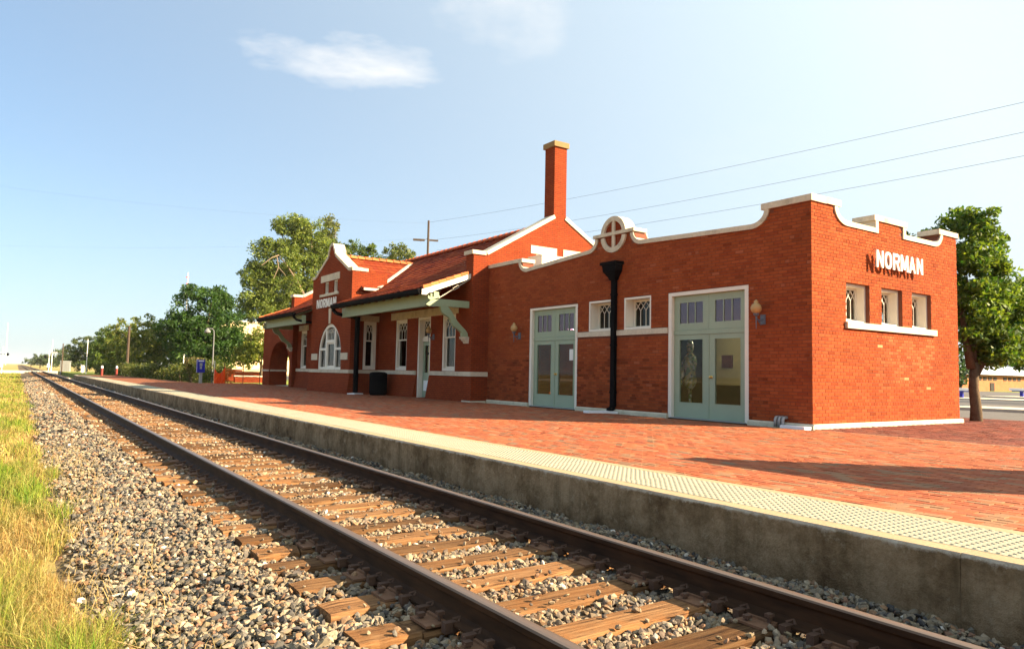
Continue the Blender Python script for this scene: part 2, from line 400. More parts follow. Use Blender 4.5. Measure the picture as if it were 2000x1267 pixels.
# ------------------------------------------------------------------ mesh helpers
class MB:
    def __init__(s): s.v = []; s.f = []; s.c = []
    def add(s, vs, fs, col=None):
        o = len(s.v); s.v.extend([tuple(x) for x in vs])
        for f in fs: s.f.append([i + o for i in f]); s.c.append(col)
        return s
    def box(s, x0, x1, y0, y1, z0, z1, col=None):
        x0, x1 = min(x0, x1), max(x0, x1); y0, y1 = min(y0, y1), max(y0, y1); z0, z1 = min(z0, z1), max(z0, z1)
        vs = [(x0, y0, z0), (x1, y0, z0), (x1, y1, z0), (x0, y1, z0), (x0, y0, z1), (x1, y0, z1), (x1, y1, z1), (x0, y1, z1)]
        return s.add(vs, [[3, 2, 1, 0], [4, 5, 6, 7], [0, 1, 5, 4], [1, 2, 6, 5], [2, 3, 7, 6], [3, 0, 4, 7]], col)
    def beam(s, a, b, w, h, up=(0, 0, 1), col=None):
        a = Vector(a); b = Vector(b); d = (b - a).normalized(); up = Vector(up)
        if abs(d.dot(up)) > 0.98: up = Vector((1, 0, 0))
        sd = d.cross(up).normalized(); u = sd.cross(d)
        vs = []
        for p in (a, b):
            for i, j in ((-1, -1), (1, -1), (1, 1), (-1, 1)): vs.append(p + sd * (i * w / 2) + u * (j * h / 2))
        return s.add(vs, [[3, 2, 1, 0], [4, 5, 6, 7], [0, 1, 5, 4], [1, 2, 6, 5], [2, 3, 7, 6], [3, 0, 4, 7]], col)
    def prism(s, poly, fn, d0, d1, col=None):
        """poly [(u,z)] extruded between depths d0,d1; fn(u,d,z)->world"""
        n = len(poly)
        vs = [fn(u, d0, z) for u, z in poly] + [fn(u, d1, z) for u, z in poly]
        fs = [list(range(n))[::-1], list(range(n, 2 * n))] + [[i, (i + 1) % n, n + (i + 1) % n, n + i] for i in range(n)]
        return s.add(vs, fs, col)
    def ribbon(s, A, B, fn, d0, d1):
        """closed solid between two polylines A and B (same length)"""
        n = len(A)
        vs = [fn(u, d, z) for d in (d0, d1) for L in (A, B) for u, z in L]
        a0, b0, a1, b1 = 0, n, 2 * n, 3 * n
        fs = []
        for i in range(n - 1):
            fs += [[a0 + i, a0 + i + 1, b0 + i + 1, b0 + i], [a1 + i, b1 + i, b1 + i + 1, a1 + i + 1],
                   [a0 + i, a1 + i, a1 + i + 1, a0 + i + 1], [b0 + i, b0 + i + 1, b1 + i + 1, b1 + i]]
        fs += [[a0, b0, b1, a1], [a0 + n - 1, a1 + n - 1, b1 + n - 1, b0 + n - 1]]
        return s.add(vs, fs)
    def tube(s, path, r, n=10, cap=True, col=None):
        path = [Vector(p) for p in path]
        rs = r if isinstance(r, (list, tuple)) else [r] * len(path)
        o = len(s.v); prev = None
        for i, p in enumerate(path):
            d = (path[min(i + 1, len(path) - 1)] - path[max(i - 1, 0)]).normalized()
            if prev is None:
                ref = Vector((0, 0, 1)) if abs(d.z) < 0.9 else Vector((1, 0, 0))
                sd = d.cross(ref).normalized()
            else:
                sd = (prev - d * prev.dot(d)).normalized()
            prev = sd; u = sd.cross(d)
            for k in range(n):
                a = 2 * math.pi * k / n
                s.v.append(tuple(p + sd * (math.cos(a) * rs[i]) + u * (math.sin(a) * rs[i])))
        for i in range(len(path) - 1):
            for k in range(n):
                k2 = (k + 1) % n
                s.f.append([o + i * n + k, o + i * n + k2, o + (i + 1) * n + k2, o + (i + 1) * n + k]); s.c.append(col)
        if cap:
            s.f.append([o + k for k in range(n)][::-1]); s.c.append(col)
            e = o + (len(path) - 1) * n
            s.f.append([e + k for k in range(n)]); s.c.append(col)
        return s
    def lathe(s, prof, c, n=16, col=None):
        """prof [(r,z)] about the vertical axis through c"""
        o = len(s.v)
        for r, z in prof:
            for k in range(n):
                a = 2 * math.pi * k / n
                s.v.append((c[0] + r * math.cos(a), c[1] + r * math.sin(a), c[2] + z))
        for i in range(len(prof) - 1):
            for k in range(n):
                k2 = (k + 1) % n
                s.f.append([o + i * n + k, o + i * n + k2, o + (i + 1) * n + k2, o + (i + 1) * n + k]); s.c.append(col)
        s.f.append([o + k for k in range(n)][::-1]); s.c.append(col)
        e = o + (len(prof) - 1) * n
        s.f.append([e + k for k in range(n)]); s.c.append(col)
        return s
    def build(s, name, mat, parent=None, smooth=False):
        me = bpy.data.meshes.new(name)
        me.from_pydata(s.v, [], s.f)
        if any(c is not None for c in s.c):
            at = me.attributes.new('Col', 'FLOAT_COLOR', 'FACE')
            arr = np.array([(*(c or (0.5, 0.5, 0.5)), 1.0) for c in s.c], dtype=np.float32)
            at.data.foreach_set('color', arr.ravel())
        fix_normals(me)
        return link(name, me, mat, parent, smooth)
def fix_normals(me):
    import bmesh
    bm = bmesh.new(); bm.from_mesh(me)
    bmesh.ops.recalc_face_normals(bm, faces=bm.faces)
    bm.to_mesh(me); bm.free()
def put(o, parent):
    if parent is not None:
        o.parent = parent
        r = parent
        off = Vector(parent.get('_o', (0, 0, 0)))
        o.matrix_parent_inverse = Matrix.Translation(-off)
        o['_o'] = list(o.location)
def link(name, me, mat, parent=None, smooth=False, loc=None):
    o = bpy.data.objects.new(name, me)
    if mat is not None and not me.materials: me.materials.append(MT[mat] if isinstance(mat, str) else mat)
    if smooth: me.polygons.foreach_set('use_smooth', [True] * len(me.polygons))
    COL.objects.link(o)
    if loc is not None: o.location = loc
    put(o, parent)
    return o
def thing(name, label, cat, loc, group=None):
    o = bpy.data.objects.new(name, None); COL.objects.link(o)
    o.location = loc; o['_o'] = list(loc); o.empty_display_size = 0.3
    o['label'] = label; o['category'] = cat
    if group: o['group'] = group
    return o
def tag(o, label, cat, group=None, kind=None):
    o['label'] = label
    if cat: o['category'] = cat
    if group: o['group'] = group
    if kind: o['kind'] = kind
    return o
def struct(o, label=None):
    o['kind'] = 'structure'
    if label: o['label'] = label
    return o
def big_mesh(name, V, nper, faces, cols, mat, parent=None):
    """V (N,k,3) vertex blocks that all share one face list -> one mesh with colour per block"""
    N, k, _ = V.shape
    fl = [len(f) for f in faces]
    base = np.concatenate([np.array(f) for f in faces])
    loops = (base[None, :] + (np.arange(N) * k)[:, None]).astype(np.int32).ravel()
    tot = np.tile(np.array(fl, dtype=np.int32), N)
    start = np.concatenate([[0], np.cumsum(tot)[:-1]]).astype(np.int32)
    me = bpy.data.meshes.new(name)
    me.vertices.add(N * k); me.vertices.foreach_set('co', V.astype(np.float32).ravel())
    me.loops.add(len(loops)); me.loops.foreach_set('vertex_index', loops)
    me.polygons.add(len(tot)); me.polygons.foreach_set('loop_start', start); me.polygons.foreach_set('loop_total', tot)
    if cols is not None:
        at = me.attributes.new('Col', 'FLOAT_COLOR', 'FACE')
        c = np.ones((N, len(faces), 4), dtype=np.float32); c[:, :, :3] = cols[:, None, :]
        at.data.foreach_set('color', c.ravel())
    me.update(calc_edges=True)
    me.validate()
    me.polygons.foreach_set('use_smooth', np.zeros(len(me.polygons), dtype=bool))
    return link(name, me, mat, parent)

# ================================================================== SETTING
PT = 0.20            # platform top
XE = 4.41            # platform edge
def sheet(name, poly, z, mat, thick=0.0):
    b = MB()
    if thick:
        n = len(poly)
        vs = [(x, y, z) for x, y in poly] + [(x, y, z - thick) for x, y in poly]
        b.add(vs, [list(range(n)), list(range(n, 2 * n))[::-1]] + [[i, n + i, n + (i + 1) % n, (i + 1) % n] for i in range(n)])
    else:
        b.add([(x, y, z) for x, y in poly], [list(range(len(poly)))])
    return struct(b.build(name, mat))

def ground_mat():
    m, nt, b, out = new_mat('dry_ground')
    p = wpos(nt)
    n1 = noise(nt, p, 0.25, 6); n2 = noise(nt, p, 4, 6, 0.7)
    f = nmath(nt, 'ADD', nmath(nt, 'MULTIPLY', n1, 0.5), nmath(nt, 'MULTIPLY', n2, 0.5))
    c = ramp(nt, f, [(0.35, (0.16, 0.19, 0.05)), (0.5, (0.30, 0.24, 0.09)), (0.65, (0.40, 0.28, 0.13))])
    nt.links.new(c, b.inputs['Base Color']); b.inputs['Roughness'].default_value = 1.0
    b.inputs['Specular IOR Level'].default_value = 0.05
    bump(nt, b, n2, 0.8, 0.08)
    return m
MT['ground'] = ground_mat()
def lawn_mat():
    m, nt, b, out = new_mat('mown_lawn')
    p = wpos(nt)
    f = nmath(nt, 'ADD', nmath(nt, 'MULTIPLY', noise(nt, p, 0.4, 5), 0.5), nmath(nt, 'MULTIPLY', noise(nt, p, 14, 5), 0.5))
    c = ramp(nt, f, [(0.35, (0.10, 0.15, 0.03)), (0.55, (0.24, 0.26, 0.06)), (0.7, (0.36, 0.30, 0.10))])
    nt.links.new(c, b.inputs['Base Color']); b.inputs['Roughness'].default_value = 1.0
    b.inputs['Specular IOR Level'].default_value = 0.05
    bump(nt, b, f, 0.8, 0.05)
    return m
MT['lawn'] = lawn_mat()

sheet('ground', [(-3000, -3000), (3000, -3000), (3000, 4000), (-3000, 4000)], -0.46, 'ground')
sheet('lawn', [(8.0, -80), (300, -80), (300, 136), (5.4, 136), (5.4, 80), (9.0, 47)], 0.08, 'lawn', 0.5)
# crossing road in the distance
sheet('road', [(-200, 139), (1.5, 139), (1.5, 151), (-200, 151)], -0.02, 'concrete', 0.4)
sheet('road', [(4.06, 139), (200, 139), (200, 151), (4.06, 151)], -0.02, 'concrete', 0.42)
# car park and street beyond the depot
sheet('street', [(21.6, -60), (30.3, -60), (30.3, 120), (21.6, 120)], 0.09, 'asphalt', 0.05)
sheet('sidewalk', [(30.3, -60), (33.2, -60), (33.2, 120), (30.3, 120)], 0.20, 'concrete', 0.2)
sheet('parking_lot', [(36.5, -60), (101, -60), (101, 120), (36.5, 120)], 0.094, 'asphalt', 0.05)
sheet('parking_lane', [(41, -60), (47, -60), (47, 120), (41, 120)], 0.098, 'asphalt_dark')
sheet('kerb', [(49.0, -60), (52.4, -60), (52.4, 23.6), (49.0, 23.6)], 0.17, 'concrete', 0.12)
sheet('kerb', [(60.5, 10), (65.4, 10), (65.4, 25.2), (60.5, 25.2)], 0.17, 'concrete', 0.12)

# ballast bed under the stones
bb = MB()
prof = [(0.10, -0.47), (0.42, -0.43), (0.95, -0.325), (1.35, -0.235), (1.6, -0.225), (3.95, -0.225), (4.42, -0.215), (5.2, -0.30), (5.8, -0.47)]
def bed_z(x):
    for (a, za), (b, zb) in zip(prof, prof[1:]):
        if a <= x <= b: return za + (zb - za) * (x - a) / (b - a)
    return -0.5
ys = [-6, 40, 74, 139]
for y0, y1 in zip(ys, ys[1:]):
    for (a, za), (b, zb) in zip(prof, prof[1:]):
        bb.add([(a, y0, za - 0.02), (b, y0, zb - 0.02), (b, y1, zb - 0.02), (a, y1, za - 0.02)], [[0, 1, 2, 3]])
for (a, za), (b, zb) in zip(prof, prof[1:]):
    bb.add([(a, 151, za - 0.02), (b, 151, zb - 0.02), (b, 900, zb - 0.02), (a, 900, za - 0.02)], [[0, 1, 2, 3]])
struct(bb.build('trackbed', 'ballast_bed'))

# ------------------------------------------------------------------ railway track
XL, XR = 2.02, 3.53
track = thing('railway_track', 'single railway track with rusty steel rails on weathered wooden ties', 'railway track', (2.775, 0, -0.2))
def rail_profile():
    h = [(-0.07, -0.172), (-0.07, -0.160), (-0.030, -0.145), (-0.010, -0.130), (-0.009, -0.060), (-0.018, -0.047), (-0.036, -0.040),
         (-0.038, -0.012), (-0.030, -0.003), (-0.015, 0.0)]
    return h + [(-x, z) for x, z in reversed(h)]
for X in (XL, XR):
    P = rail_profile(); n = len(P); b = MB()
    yy = [-5, 4, 10, 20, 40, 80, 139, 151, 300, 800]
    for y in yy: b.v.extend([(X + x, y, z) for x, z in P])
    for i in range(len(yy) - 1):
        for k in range(n): b.f.append([i * n + k, i * n + (k + 1) % n, (i + 1) * n + (k + 1) % n, (i + 1) * n + k]); b.c.append(None)
    b.f.append(list(range(n))); b.c.append(None)
    b.build('rail', 'rail', track)
# crossing panels between the rails
for x0, x1 in ((1.5, 1.94), (2.12, 3.43), (3.61, 4.06)):
    MB().box(x0, x1, 139, 151, -0.3, -0.015).build('crossing_panel', 'concrete', track)

def tie_mesh(seed):
    rg = random.Random(seed)
    b = MB(); L = 1.295; w = 0.115; hgt = 0.16
    xs = np.linspace(-L, L, 9); split = rg.random() < 0.55; sx = rg.choice([1, 2, 6, 7]) if split else -1
    segs = [(xs[0], xs[sx] - 0.006), (xs[sx] + 0.006, xs[-1])] if split else [(xs[0], xs[-1])]
    skew = rg.uniform(-0.05, 0.05)
    for k, (a, c) in enumerate(segs):
        pts = np.linspace(a, c, 7); dz = 0.0 if k == 0 else rg.uniform(-0.012, 0.006)
        rows = []
        for i, x in enumerate(pts):
            e0 = rg.uniform(-0.006, 0.006); e1 = rg.uniform(-0.006, 0.006); t0 = rg.uniform(-0.006, 0.004); t1 = rg.uniform(-0.006, 0.004)
            sk = skew if (k == 0 and i == len(pts) - 1 and split) or (k == 1 and i == 0) else 0
            rows.append([(x - sk, -w + e0, -hgt), (x - sk, -w + e0, -0.014 + dz + t0), (x - sk, -w + 0.012 + e0, dz + t0), (x, 0, dz + (t0 + t1) / 2 + 0.003),
                         (x + sk, w - 0.012 + e1, dz + t1), (x + sk, w + e1, -0.014 + dz + t1), (x + sk, w + e1, -hgt)])
        o = len(b.v)
        for r in rows: b.v.extend(r)
        for i in range(len(rows) - 1):
            for j in range(6): b.f.append([o + i * 7 + j, o + i * 7 + j + 1, o + (i + 1) * 7 + j + 1, o + (i + 1) * 7 + j]); b.c.append(None)
        b.f.append([o + j for j in range(7)]); b.c.append(None)
        e = o + (len(rows) - 1) * 7
        b.f.append([e + j for j in range(7)][::-1]); b.c.append(None)
    me = bpy.data.meshes.new('tie'); me.from_pydata(b.v, [], b.f); fix_normals(me); me.materials.append(MT['tie'])
    return me
tie_meshes = [tie_mesh(s) for s in range(9)]
pm = MB()
# plate with raised shoulders, bored holes read as dark dots
pm.box(-0.19, 0.19, -0.095, 0.095, 0, 0.014); pm.box(-0.088, -0.072, -0.095, 0.095, 0.014, 0.026); pm.box(0.072, 0.088, -0.095, 0.095, 0.014, 0.026)
plate_me = bpy.data.meshes.new('tie_plate'); plate_me.from_pydata(pm.v, [], pm.f); plate_me.materials.append(MT['plate'])
sm = MB(); sm.box(-0.010, 0.010, -0.010, 0.010, 0.0, 0.045); sm.box(-0.024, 0.018, -0.017, 0.017, 0.040, 0.058)
spike_me = bpy.data.meshes.new('spike'); spike_me.from_pydata(sm.v, [], sm.f); spike_me.materials.append(MT['spike'])
am = MB(); am.box(-0.045, 0.045, -0.022, 0.022, 0.0, 0.055); am.tube([(0.03, -0.03, 0.05), (0.06, 0.0, 0.065), (0.03, 0.03, 0.05)], 0.011, 6)
anchor_me = bpy.data.meshes.new('rail_anchor'); anchor_me.from_pydata(am.v, [], am.f); anchor_me.materials.append(MT['spike'])
TIE_Z = -0.188
ties = []
y = 1.58; k = 0
rg = random.Random(5)
while y < 138 and k < 290:
    o = bpy.data.objects.new('tie', tie_meshes[rg.randrange(9)]); COL.objects.link(o)
    o.location = (2.775 + rg.uniform(-0.03, 0.03), y, TIE_Z)
    o.rotation_euler = (0, 0, rg.uniform(-0.018, 0.018))
    put(o, track); o['_o'] = list(o.location)
    ties.append((y, o))
    if y < 26:
        for X in (XL, XR):
            pl = bpy.data.objects.new('tie_plate', plate_me); COL.objects.link(pl)
            wl_ = Vector((X, y + rg.uniform(-.01, .01), TIE_Z + 0.003))
            loc = o.matrix_basis.inverted() @ wl_
            pl.parent = o; pl.location = loc
            if y < 11:
                for sx, sy in ((-0.085, -0.055), (0.085, 0.055), (-0.15, 0.04), (0.15, -0.045)):
                    sp_ = bpy.data.objects.new('spike', spike_me); COL.objects.link(sp_)
                    sp_.parent = o; sp_.location = loc + Vector((sx, sy, 0.008 if abs(sx) < .1 else -0.022 + 0.008))
                    sp_.rotation_euler = (0, 0, math.pi if sx > 0 else 0)
        if y < 11:
            for X in (XL, XR):
                for sy in (-0.15, 0.15):
                    a_ = bpy.data.objects.new('rail_anchor', anchor_me); COL.objects.link(a_)
                    a_.parent = o; a_.location = o.matrix_basis.inverted() @ Vector((X - 0.07, y + sy, -0.205))
    y += 0.485 + rg.uniform(-0.035, 0.04); k += 1

# ------------------------------------------------------------------ ballast stones (one uncountable mass)
def ico():
    t = (1 + 5 ** .5) / 2
    v = np.array([(-1, t, 0), (1, t, 0), (-1, -t, 0), (1, -t, 0), (0, -1, t), (0, 1, t), (0, -1, -t), (0, 1, -t), (t, 0, -1), (t, 0, 1), (-t, 0, -1), (-t, 0, 1)], float)
    v /= np.linalg.norm(v[0])
    f = [(0, 11, 5), (0, 5, 1), (0, 1, 7), (0, 7, 10), (0, 10, 11), (1, 5, 9), (5, 11, 4), (11, 10, 2), (10, 7, 6), (7, 1, 8), (3, 9, 4), (3, 4, 2), (3, 2, 6), (3, 6, 8), (3, 8, 9), (4, 9, 5), (2, 4, 11), (6, 2, 10), (8, 6, 7), (9, 8, 1)]
    return v, f
def rand_rot(n):
    q = RNG.normal(size=(n, 4)); q /= np.linalg.norm(q, axis=1)[:, None]
    w, x, y_, z = q.T
    return np.stack([np.stack([1 - 2 * (y_ * y_ + z * z), 2 * (x * y_ - z * w), 2 * (x * z + y_ * w)], -1),
                     np.stack([2 * (x * y_ + z * w), 1 - 2 * (x * x + z * z), 2 * (y_ * z - x * w)], -1),
                     np.stack([2 * (x * z - y_ * w), 2 * (y_ * z + x * w), 1 - 2 * (x * x + y_ * y_)], -1)], 1)
iv, jf = ico()
protos = []
for s in range(14):
    # crack a ball with a few flat planes so the stones come out angular
    p = iv * (1 + RNG.uniform(-0.22, 0.22, (12, 1)))
    for _ in range(5):
        nrm = RNG.normal(size=3); nrm /= np.linalg.norm(nrm); d = RNG.uniform(0.40, 0.72)
        over = p @ nrm - d
        p = p - np.where(over > 0, over, 0)[:, None] * nrm
    p *= np.array([1.25, 0.95, 0.72]) * RNG.uniform(0.85, 1.15, 3)
    protos.append(p)
protos = np.array(protos)
tie_ys = np.array([t[0] for t in ties])
stones = []
def strew(y0, y1, sp, r0, r1, x0=0.36, x1=4.39):
    n = int((x1 - x0) * (y1 - y0) / sp ** 2)
    x = RNG.uniform(x0, x1, n); yv = RNG.uniform(y0, y1, n)
    edge = np.clip((x - x0) / 0.35, 0.12, 1)
    keep = RNG.random(n) < edge
    d = np.min(np.abs(yv[:, None] - tie_ys[None, :]), axis=1)
    on_tie = (d < 0.125) & (x > 1.47) & (x < 4.08)
    keep &= (~on_tie) | (RNG.random(n) < np.where(d > 0.095, 0.16, 0.02))
    x, yv, on_tie = x[keep], yv[keep], on_tie[keep]
    r = RNG.uniform(r0, r1, len(x)) * np.where(RNG.random(len(x)) < 0.12, 1.35, 1.0)
    inside = (x > 1.5) & (x < 4.05)
    z = np.interp(x, [p[0] for p in prof], [p[1] for p in prof]) + RNG.uniform(-0.012, 0.022, len(x))
    z += 0.012 * np.sin(x * 7.1 + yv * 3.3) + 0.010 * np.sin(yv * 9.0 - x * 4.0)
    z = np.where(inside, z - 0.004, z)
    z = np.where(on_tie, TIE_Z + r * 0.55, z)
    r = np.where(on_tie, r * 0.7, r)
    near_rail = (np.abs(x - XL) < 0.09) | (np.abs(x - XR) < 0.09)
    z = np.where(near_rail, np.minimum(z, -0.23), z)
    stones.append((x, yv, z, r))
strew(1.2, 8.5, 0.0262, 0.0165, 0.031)
strew(8.5, 18, 0.043, 0.023, 0.038)
strew(18, 42, 0.085, 0.032, 0.055)
strew(42, 90, 0.19, 0.05, 0.09)
x, yv, z, r = [np.concatenate(a) for a in zip(*stones)]
n = len(x)
pv = protos[RNG.integers(0, len(protos), n)] * r[:, None, None]
V = np.einsum('nij,nkj->nki', rand_rot(n), pv)
V[:, :, 2] *= 0.85
V += np.stack([x, yv, z], -1)[:, None, :]
pal = np.array([(0.24, 0.21, 0.165), (0.155, 0.15, 0.14), (0.34, 0.29, 0.215), (0.085, 0.085, 0.09), (0.30, 0.19, 0.115), (0.42, 0.355, 0.27), (0.24, 0.145, 0.10), (0.19, 0.18, 0.15), (0.28, 0.235, 0.155)])
cols = pal[RNG.choice(len(pal), n, p=[.18, .16, .14, .12, .10, .07, .06, .11, .06])] * RNG.uniform(0.75, 1.2, (n, 1))
cols = cols * np.array((0.76, 0.72, 0.66)); cols[RNG.random(n) < 0.010] = (0.58, 0.53, 0.45)
rusty = np.clip(1 - np.abs(x - 2.6) / 1.5, 0, 1) * np.clip(0.35 + yv * 0.02, 0, 0.85) * RNG.uniform(0.3, 1, n)
cols = cols * (1 - 0.6 * rusty[:, None]) + np.array((0.34, 0.19, 0.085)) * 0.6 * rusty[:, None]
blo = big_mesh('ballast', V, 12, [list(f) for f in jf], cols, 'ballast')
tag(blo, 'loose angular grey and tan crushed stone ballast around the track', 'ballast', kind='stuff')

# ------------------------------------------------------------------ platform
plat = sheet('platform', [(XE + 0.16, -6), (12.46, -6), (12.46, 8.1), (12.40, 8.1), (12.40, 47.0), (9.1, 47.0), (7.9, 79), (XE + 0.16, 79)], PT - 0.012, 'joint', 0.5)
plat['label'] = 'long brick paved station platform with concrete face and cream tactile edge'
plat['_o'] = [0, 0, 0]
# concrete face and coping strip in cast lengths
jy = [-5.6, 1.97, 8.62, 15.3, 22, 28.6, 35.3, 42, 48.7, 55.4, 62, 68.5, 74.5]
for a, b_ in zip(jy, jy[1:]):
    b = MB(); n = max(6, int((b_ - a) / 0.16)); rr = random.Random(a)
    yy = np.linspace(a + 0.0015, b_ - 0.0015, n)
    rows = []
    for q in yy:
        ch = max(0, rr.gauss(0, 0.007)); ch2 = max(0, rr.gauss(0.004, 0.006))
        rows.append([(XE + rr.uniform(-.004, .004), q, -0.6), (XE + rr.uniform(-.005, .005), q, -0.02), (XE + ch2 * .5, q, PT - 0.018 - ch2), (XE + 0.012 + ch, q, PT - 0.001), (XE + 0.15, q, PT), (XE + 0.15, q, -0.6)])
    for r_ in rows: b.v.extend(r_)
    for i in range(n - 1):
        for j in range(6): b.f.append([i * 6 + j, i * 6 + (j + 1) % 6, (i + 1) * 6 + (j + 1) % 6, (i + 1) * 6 + j]); b.c.append(None)
    b.f.append([0, 1, 2, 3, 4, 5]); b.c.append(None); e = (n - 1) * 6
    b.f.append([e + j for j in range(6)][::-1]); b.c.append(None)
    o = b.build('concrete_panel', 'face', plat)
    o.data.materials.append(MT['edge'])
    for p_ in o.data.polygons:
        if p_.normal.z > 0.8 and p_.center.z > 0.1: p_.material_index = 1
MB().box(5.29, 5.41, -6, 74.5, PT - 0.1, PT - 0.001).build('edge_strip', 'edge', plat)
MB().box(XE, XE + 0.16, 74.6, 79, -0.6, PT - 0.001).build('concrete_panel', 'face', plat)
# tactile warning tiles with truncated domes (mesh shared)
def tactile_mesh():
    b = MB(); W, L = 0.706, 1.210
    b.box(0, W, 0, L, -0.03, 0)
    nx, ny = 12, 20
    for i in range(nx):
        for j in range(ny):
            cx = W * (i + .5) / nx; cy = L * (j + .5) / ny; o = len(b.v); m = 7
            for rr, zz in ((0.018, 0.0), (0.016, 0.0035), (0.011, 0.0058)):
                for k in range(m):
                    a = 2 * math.pi * k / m; b.v.append((cx + rr * math.cos(a), cy + rr * math.sin(a), zz))
            for t in range(2):
                for k in range(m): b.f.append([o + t * m + k, o + t * m + (k + 1) % m, o + (t + 1) * m + (k + 1) % m, o + (t + 1) * m + k]); b.c.append(None)
            b.f.append([o + 2 * m + k for k in range(m)]); b.c.append(None)
    me = bpy.data.meshes.new('tactile_tile'); me.from_pydata(b.v, [], b.f); me.materials.append(MT['tactile'])
    return me
tme = tactile_mesh()
y = -4.9
while y < 73.2:
    o = link('tactile_tile', tme, None, plat, loc=(4.570, y, PT + 0.001 + random.uniform(-0.002, 0.002)))
    y += 1.222

# brick pavers: running bond along the platform
def paver_cols(n, dark):
    base = np.array([(0.46, 0.125, 0.050), (0.42, 0.108, 0.045), (0.49, 0.145, 0.058), (0.44, 0.13, 0.060), (0.36, 0.185, 0.100), (0.29, 0.165, 0.100), (0.38, 0.096, 0.048)])
    if dark: base = np.array([(0.24, 0.060, 0.040), (0.20, 0.050, 0.036), (0.27, 0.075, 0.045), (0.17, 0.06, 0.045)])
    p = [.26, .20, .16, .14, .10, .06, .08] if not dark else None
    return base[RNG.choice(len(base), n, p=p)] * RNG.uniform(0.84, 1.13, (n, 1)) * np.array((0.70, 0.71, 0.68))
def paver_block(cx, cy, L, W, z, tilt):
    """top face with small arris chamfer"""
    n = len(cx); h = 0.006
    c = np.zeros((n, 8, 3))
    for i, (sx, sy) in enumerate(((-1, -1), (1, -1), (1, 1), (-1, 1))):
        c[:, i, 0] = cx + sx * W / 2; c[:, i, 1] = cy + sy * L / 2; c[:, i, 2] = z - 0.016
        c[:, 4 + i, 0] = cx + sx * (W / 2 - 0.003); c[:, 4 + i, 1] = cy + sy * (L / 2 - 0.003); c[:, 4 + i, 2] = z + tilt[:, 0] * sx + tilt[:, 1] * sy
    return c
PF = [[4, 5, 6, 7], [0, 1, 5, 4], [1, 2, 6, 5], [2, 3, 7, 6], [3, 0, 4, 7]]
def lay(x0, x1, y0, y1, dark, W=0.1, L=0.2):
    cx = []; cy = []
    nx = int(round((x1 - x0) / W))
    for i in range(nx):
        off = (i % 2) * L / 2
        ny = int((y1 - y0) / L) + 1
        cx += [x0 + (i + .5) * W] * ny; cy += list(y0 + off + (np.arange(ny)) * L)
    return np.array(cx), np.array(cy)
A = lay(5.42, 12.5, -3, 47, False)
inb = (A[0] < 12.36) | (A[1] < 8.1)
ax_, ay_ = A[0][inb], A[1][inb]
D = lay(12.53, 24.0, -6, 8.05, True)
E2 = lay(18.75, 21.4, 8.05, 20, True)
dx_, dy_ = np.concatenate([D[0], E2[0]]), np.concatenate([D[1], E2[1]])
px_ = np.concatenate([ax_, dx_]); py_ = np.concatenate([ay_, dy_])
pc_ = np.concatenate([paver_cols(len(ax_), False), paver_cols(len(dx_), True)])
keep = ~((px_ > 21.4))
px_, py_, pc_ = px_[keep], py_[keep], pc_[keep]
n = len(px_)
tl = RNG.normal(0, 0.0009, (n, 2))
zz = PT + RNG.normal(0, 0.0008, n)
BL = paver_block(px_, py_, 0.195, 0.095, zz, tl)
# choose the 300 pavers that show largest
Rm = np.array([list(_r2), list(_u2), list(_f)])
q = (np.stack([px_, py_, zz], -1) - np.array([0, 0, 1.15])) @ Rm.T
vis = (q[:, 2] > 0.3)
sx_ = 1000 + F_PX * q[:, 0] / np.maximum(q[:, 2], .1); sy_ = 633.5 - F_PX * q[:, 1] / np.maximum(q[:, 2], .1)
vis &= (sx_ > 5) & (sx_ < 1995) & (sy_ < 1262)
score = np.where(vis, 1.0 / np.maximum(q[:, 2], .1) ** 3, 0)
pick = np.argsort(-score)[:300]
rest = np.ones(n, bool); rest[pick] = False
pr = big_mesh('brick_paving', BL[rest], 8, PF, pc_[rest], 'paver', plat); pr['kind'] = 'stuff'
variants = []
for s in range(16):
    one = paver_block(np.zeros(1), np.zeros(1), 0.195, 0.095, np.zeros(1), RNG.normal(0, 0.0009, (1, 2)))
    me = bpy.data.meshes.new('brick'); me.from_pydata([tuple(v) for v in one[0]], [], PF)
    at = me.attributes.new('Col', 'FLOAT_COLOR', 'FACE'); cc = paver_cols(1, False)[0]
    at.data.foreach_set('color', np.array([(*cc, 1)] * 5, dtype=np.float32).ravel()); me.materials.append(MT['paver'])
    variants.append(me)
for i in pick:
    link('brick', random.choice(variants), None, plat, loc=(px_[i], py_[i], zz[i]))
# the far end of the platform, too far to tell the bricks apart
MB().box(5.42, 9.0, 47.05, 52, PT - .1, PT - 0.002).box(5.42, 8.3, 52.0, 68, PT - .1, PT - 0.002).box(5.42, 7.9, 68.0, 78.9, PT - .1, PT - 0.002).build('far_paving', 'paver_far', plat)
# pale mortar line between new and old paving
MB().box(12.485, 12.53, -6, 8.05, PT - 0.05, PT + 0.001).build('mortar_strip', 'edge', plat)
sheet('old_paving_bed', [(12.53, -6), (21.5, -6), (21.5, 20), (18.6, 20), (18.6, 8.1), (12.53, 8.1)], PT - 0.013, 'joint', 0.2)

# ================================================================== DEPOT
XW, YS, Y2, XEAST = 12.643, 8.228, 19.91, 18.57
depot = thing('train_station', 'red brick railway depot with clay tile roof, stone copings and tall chimney', 'train station', (15.6, 20, PT))

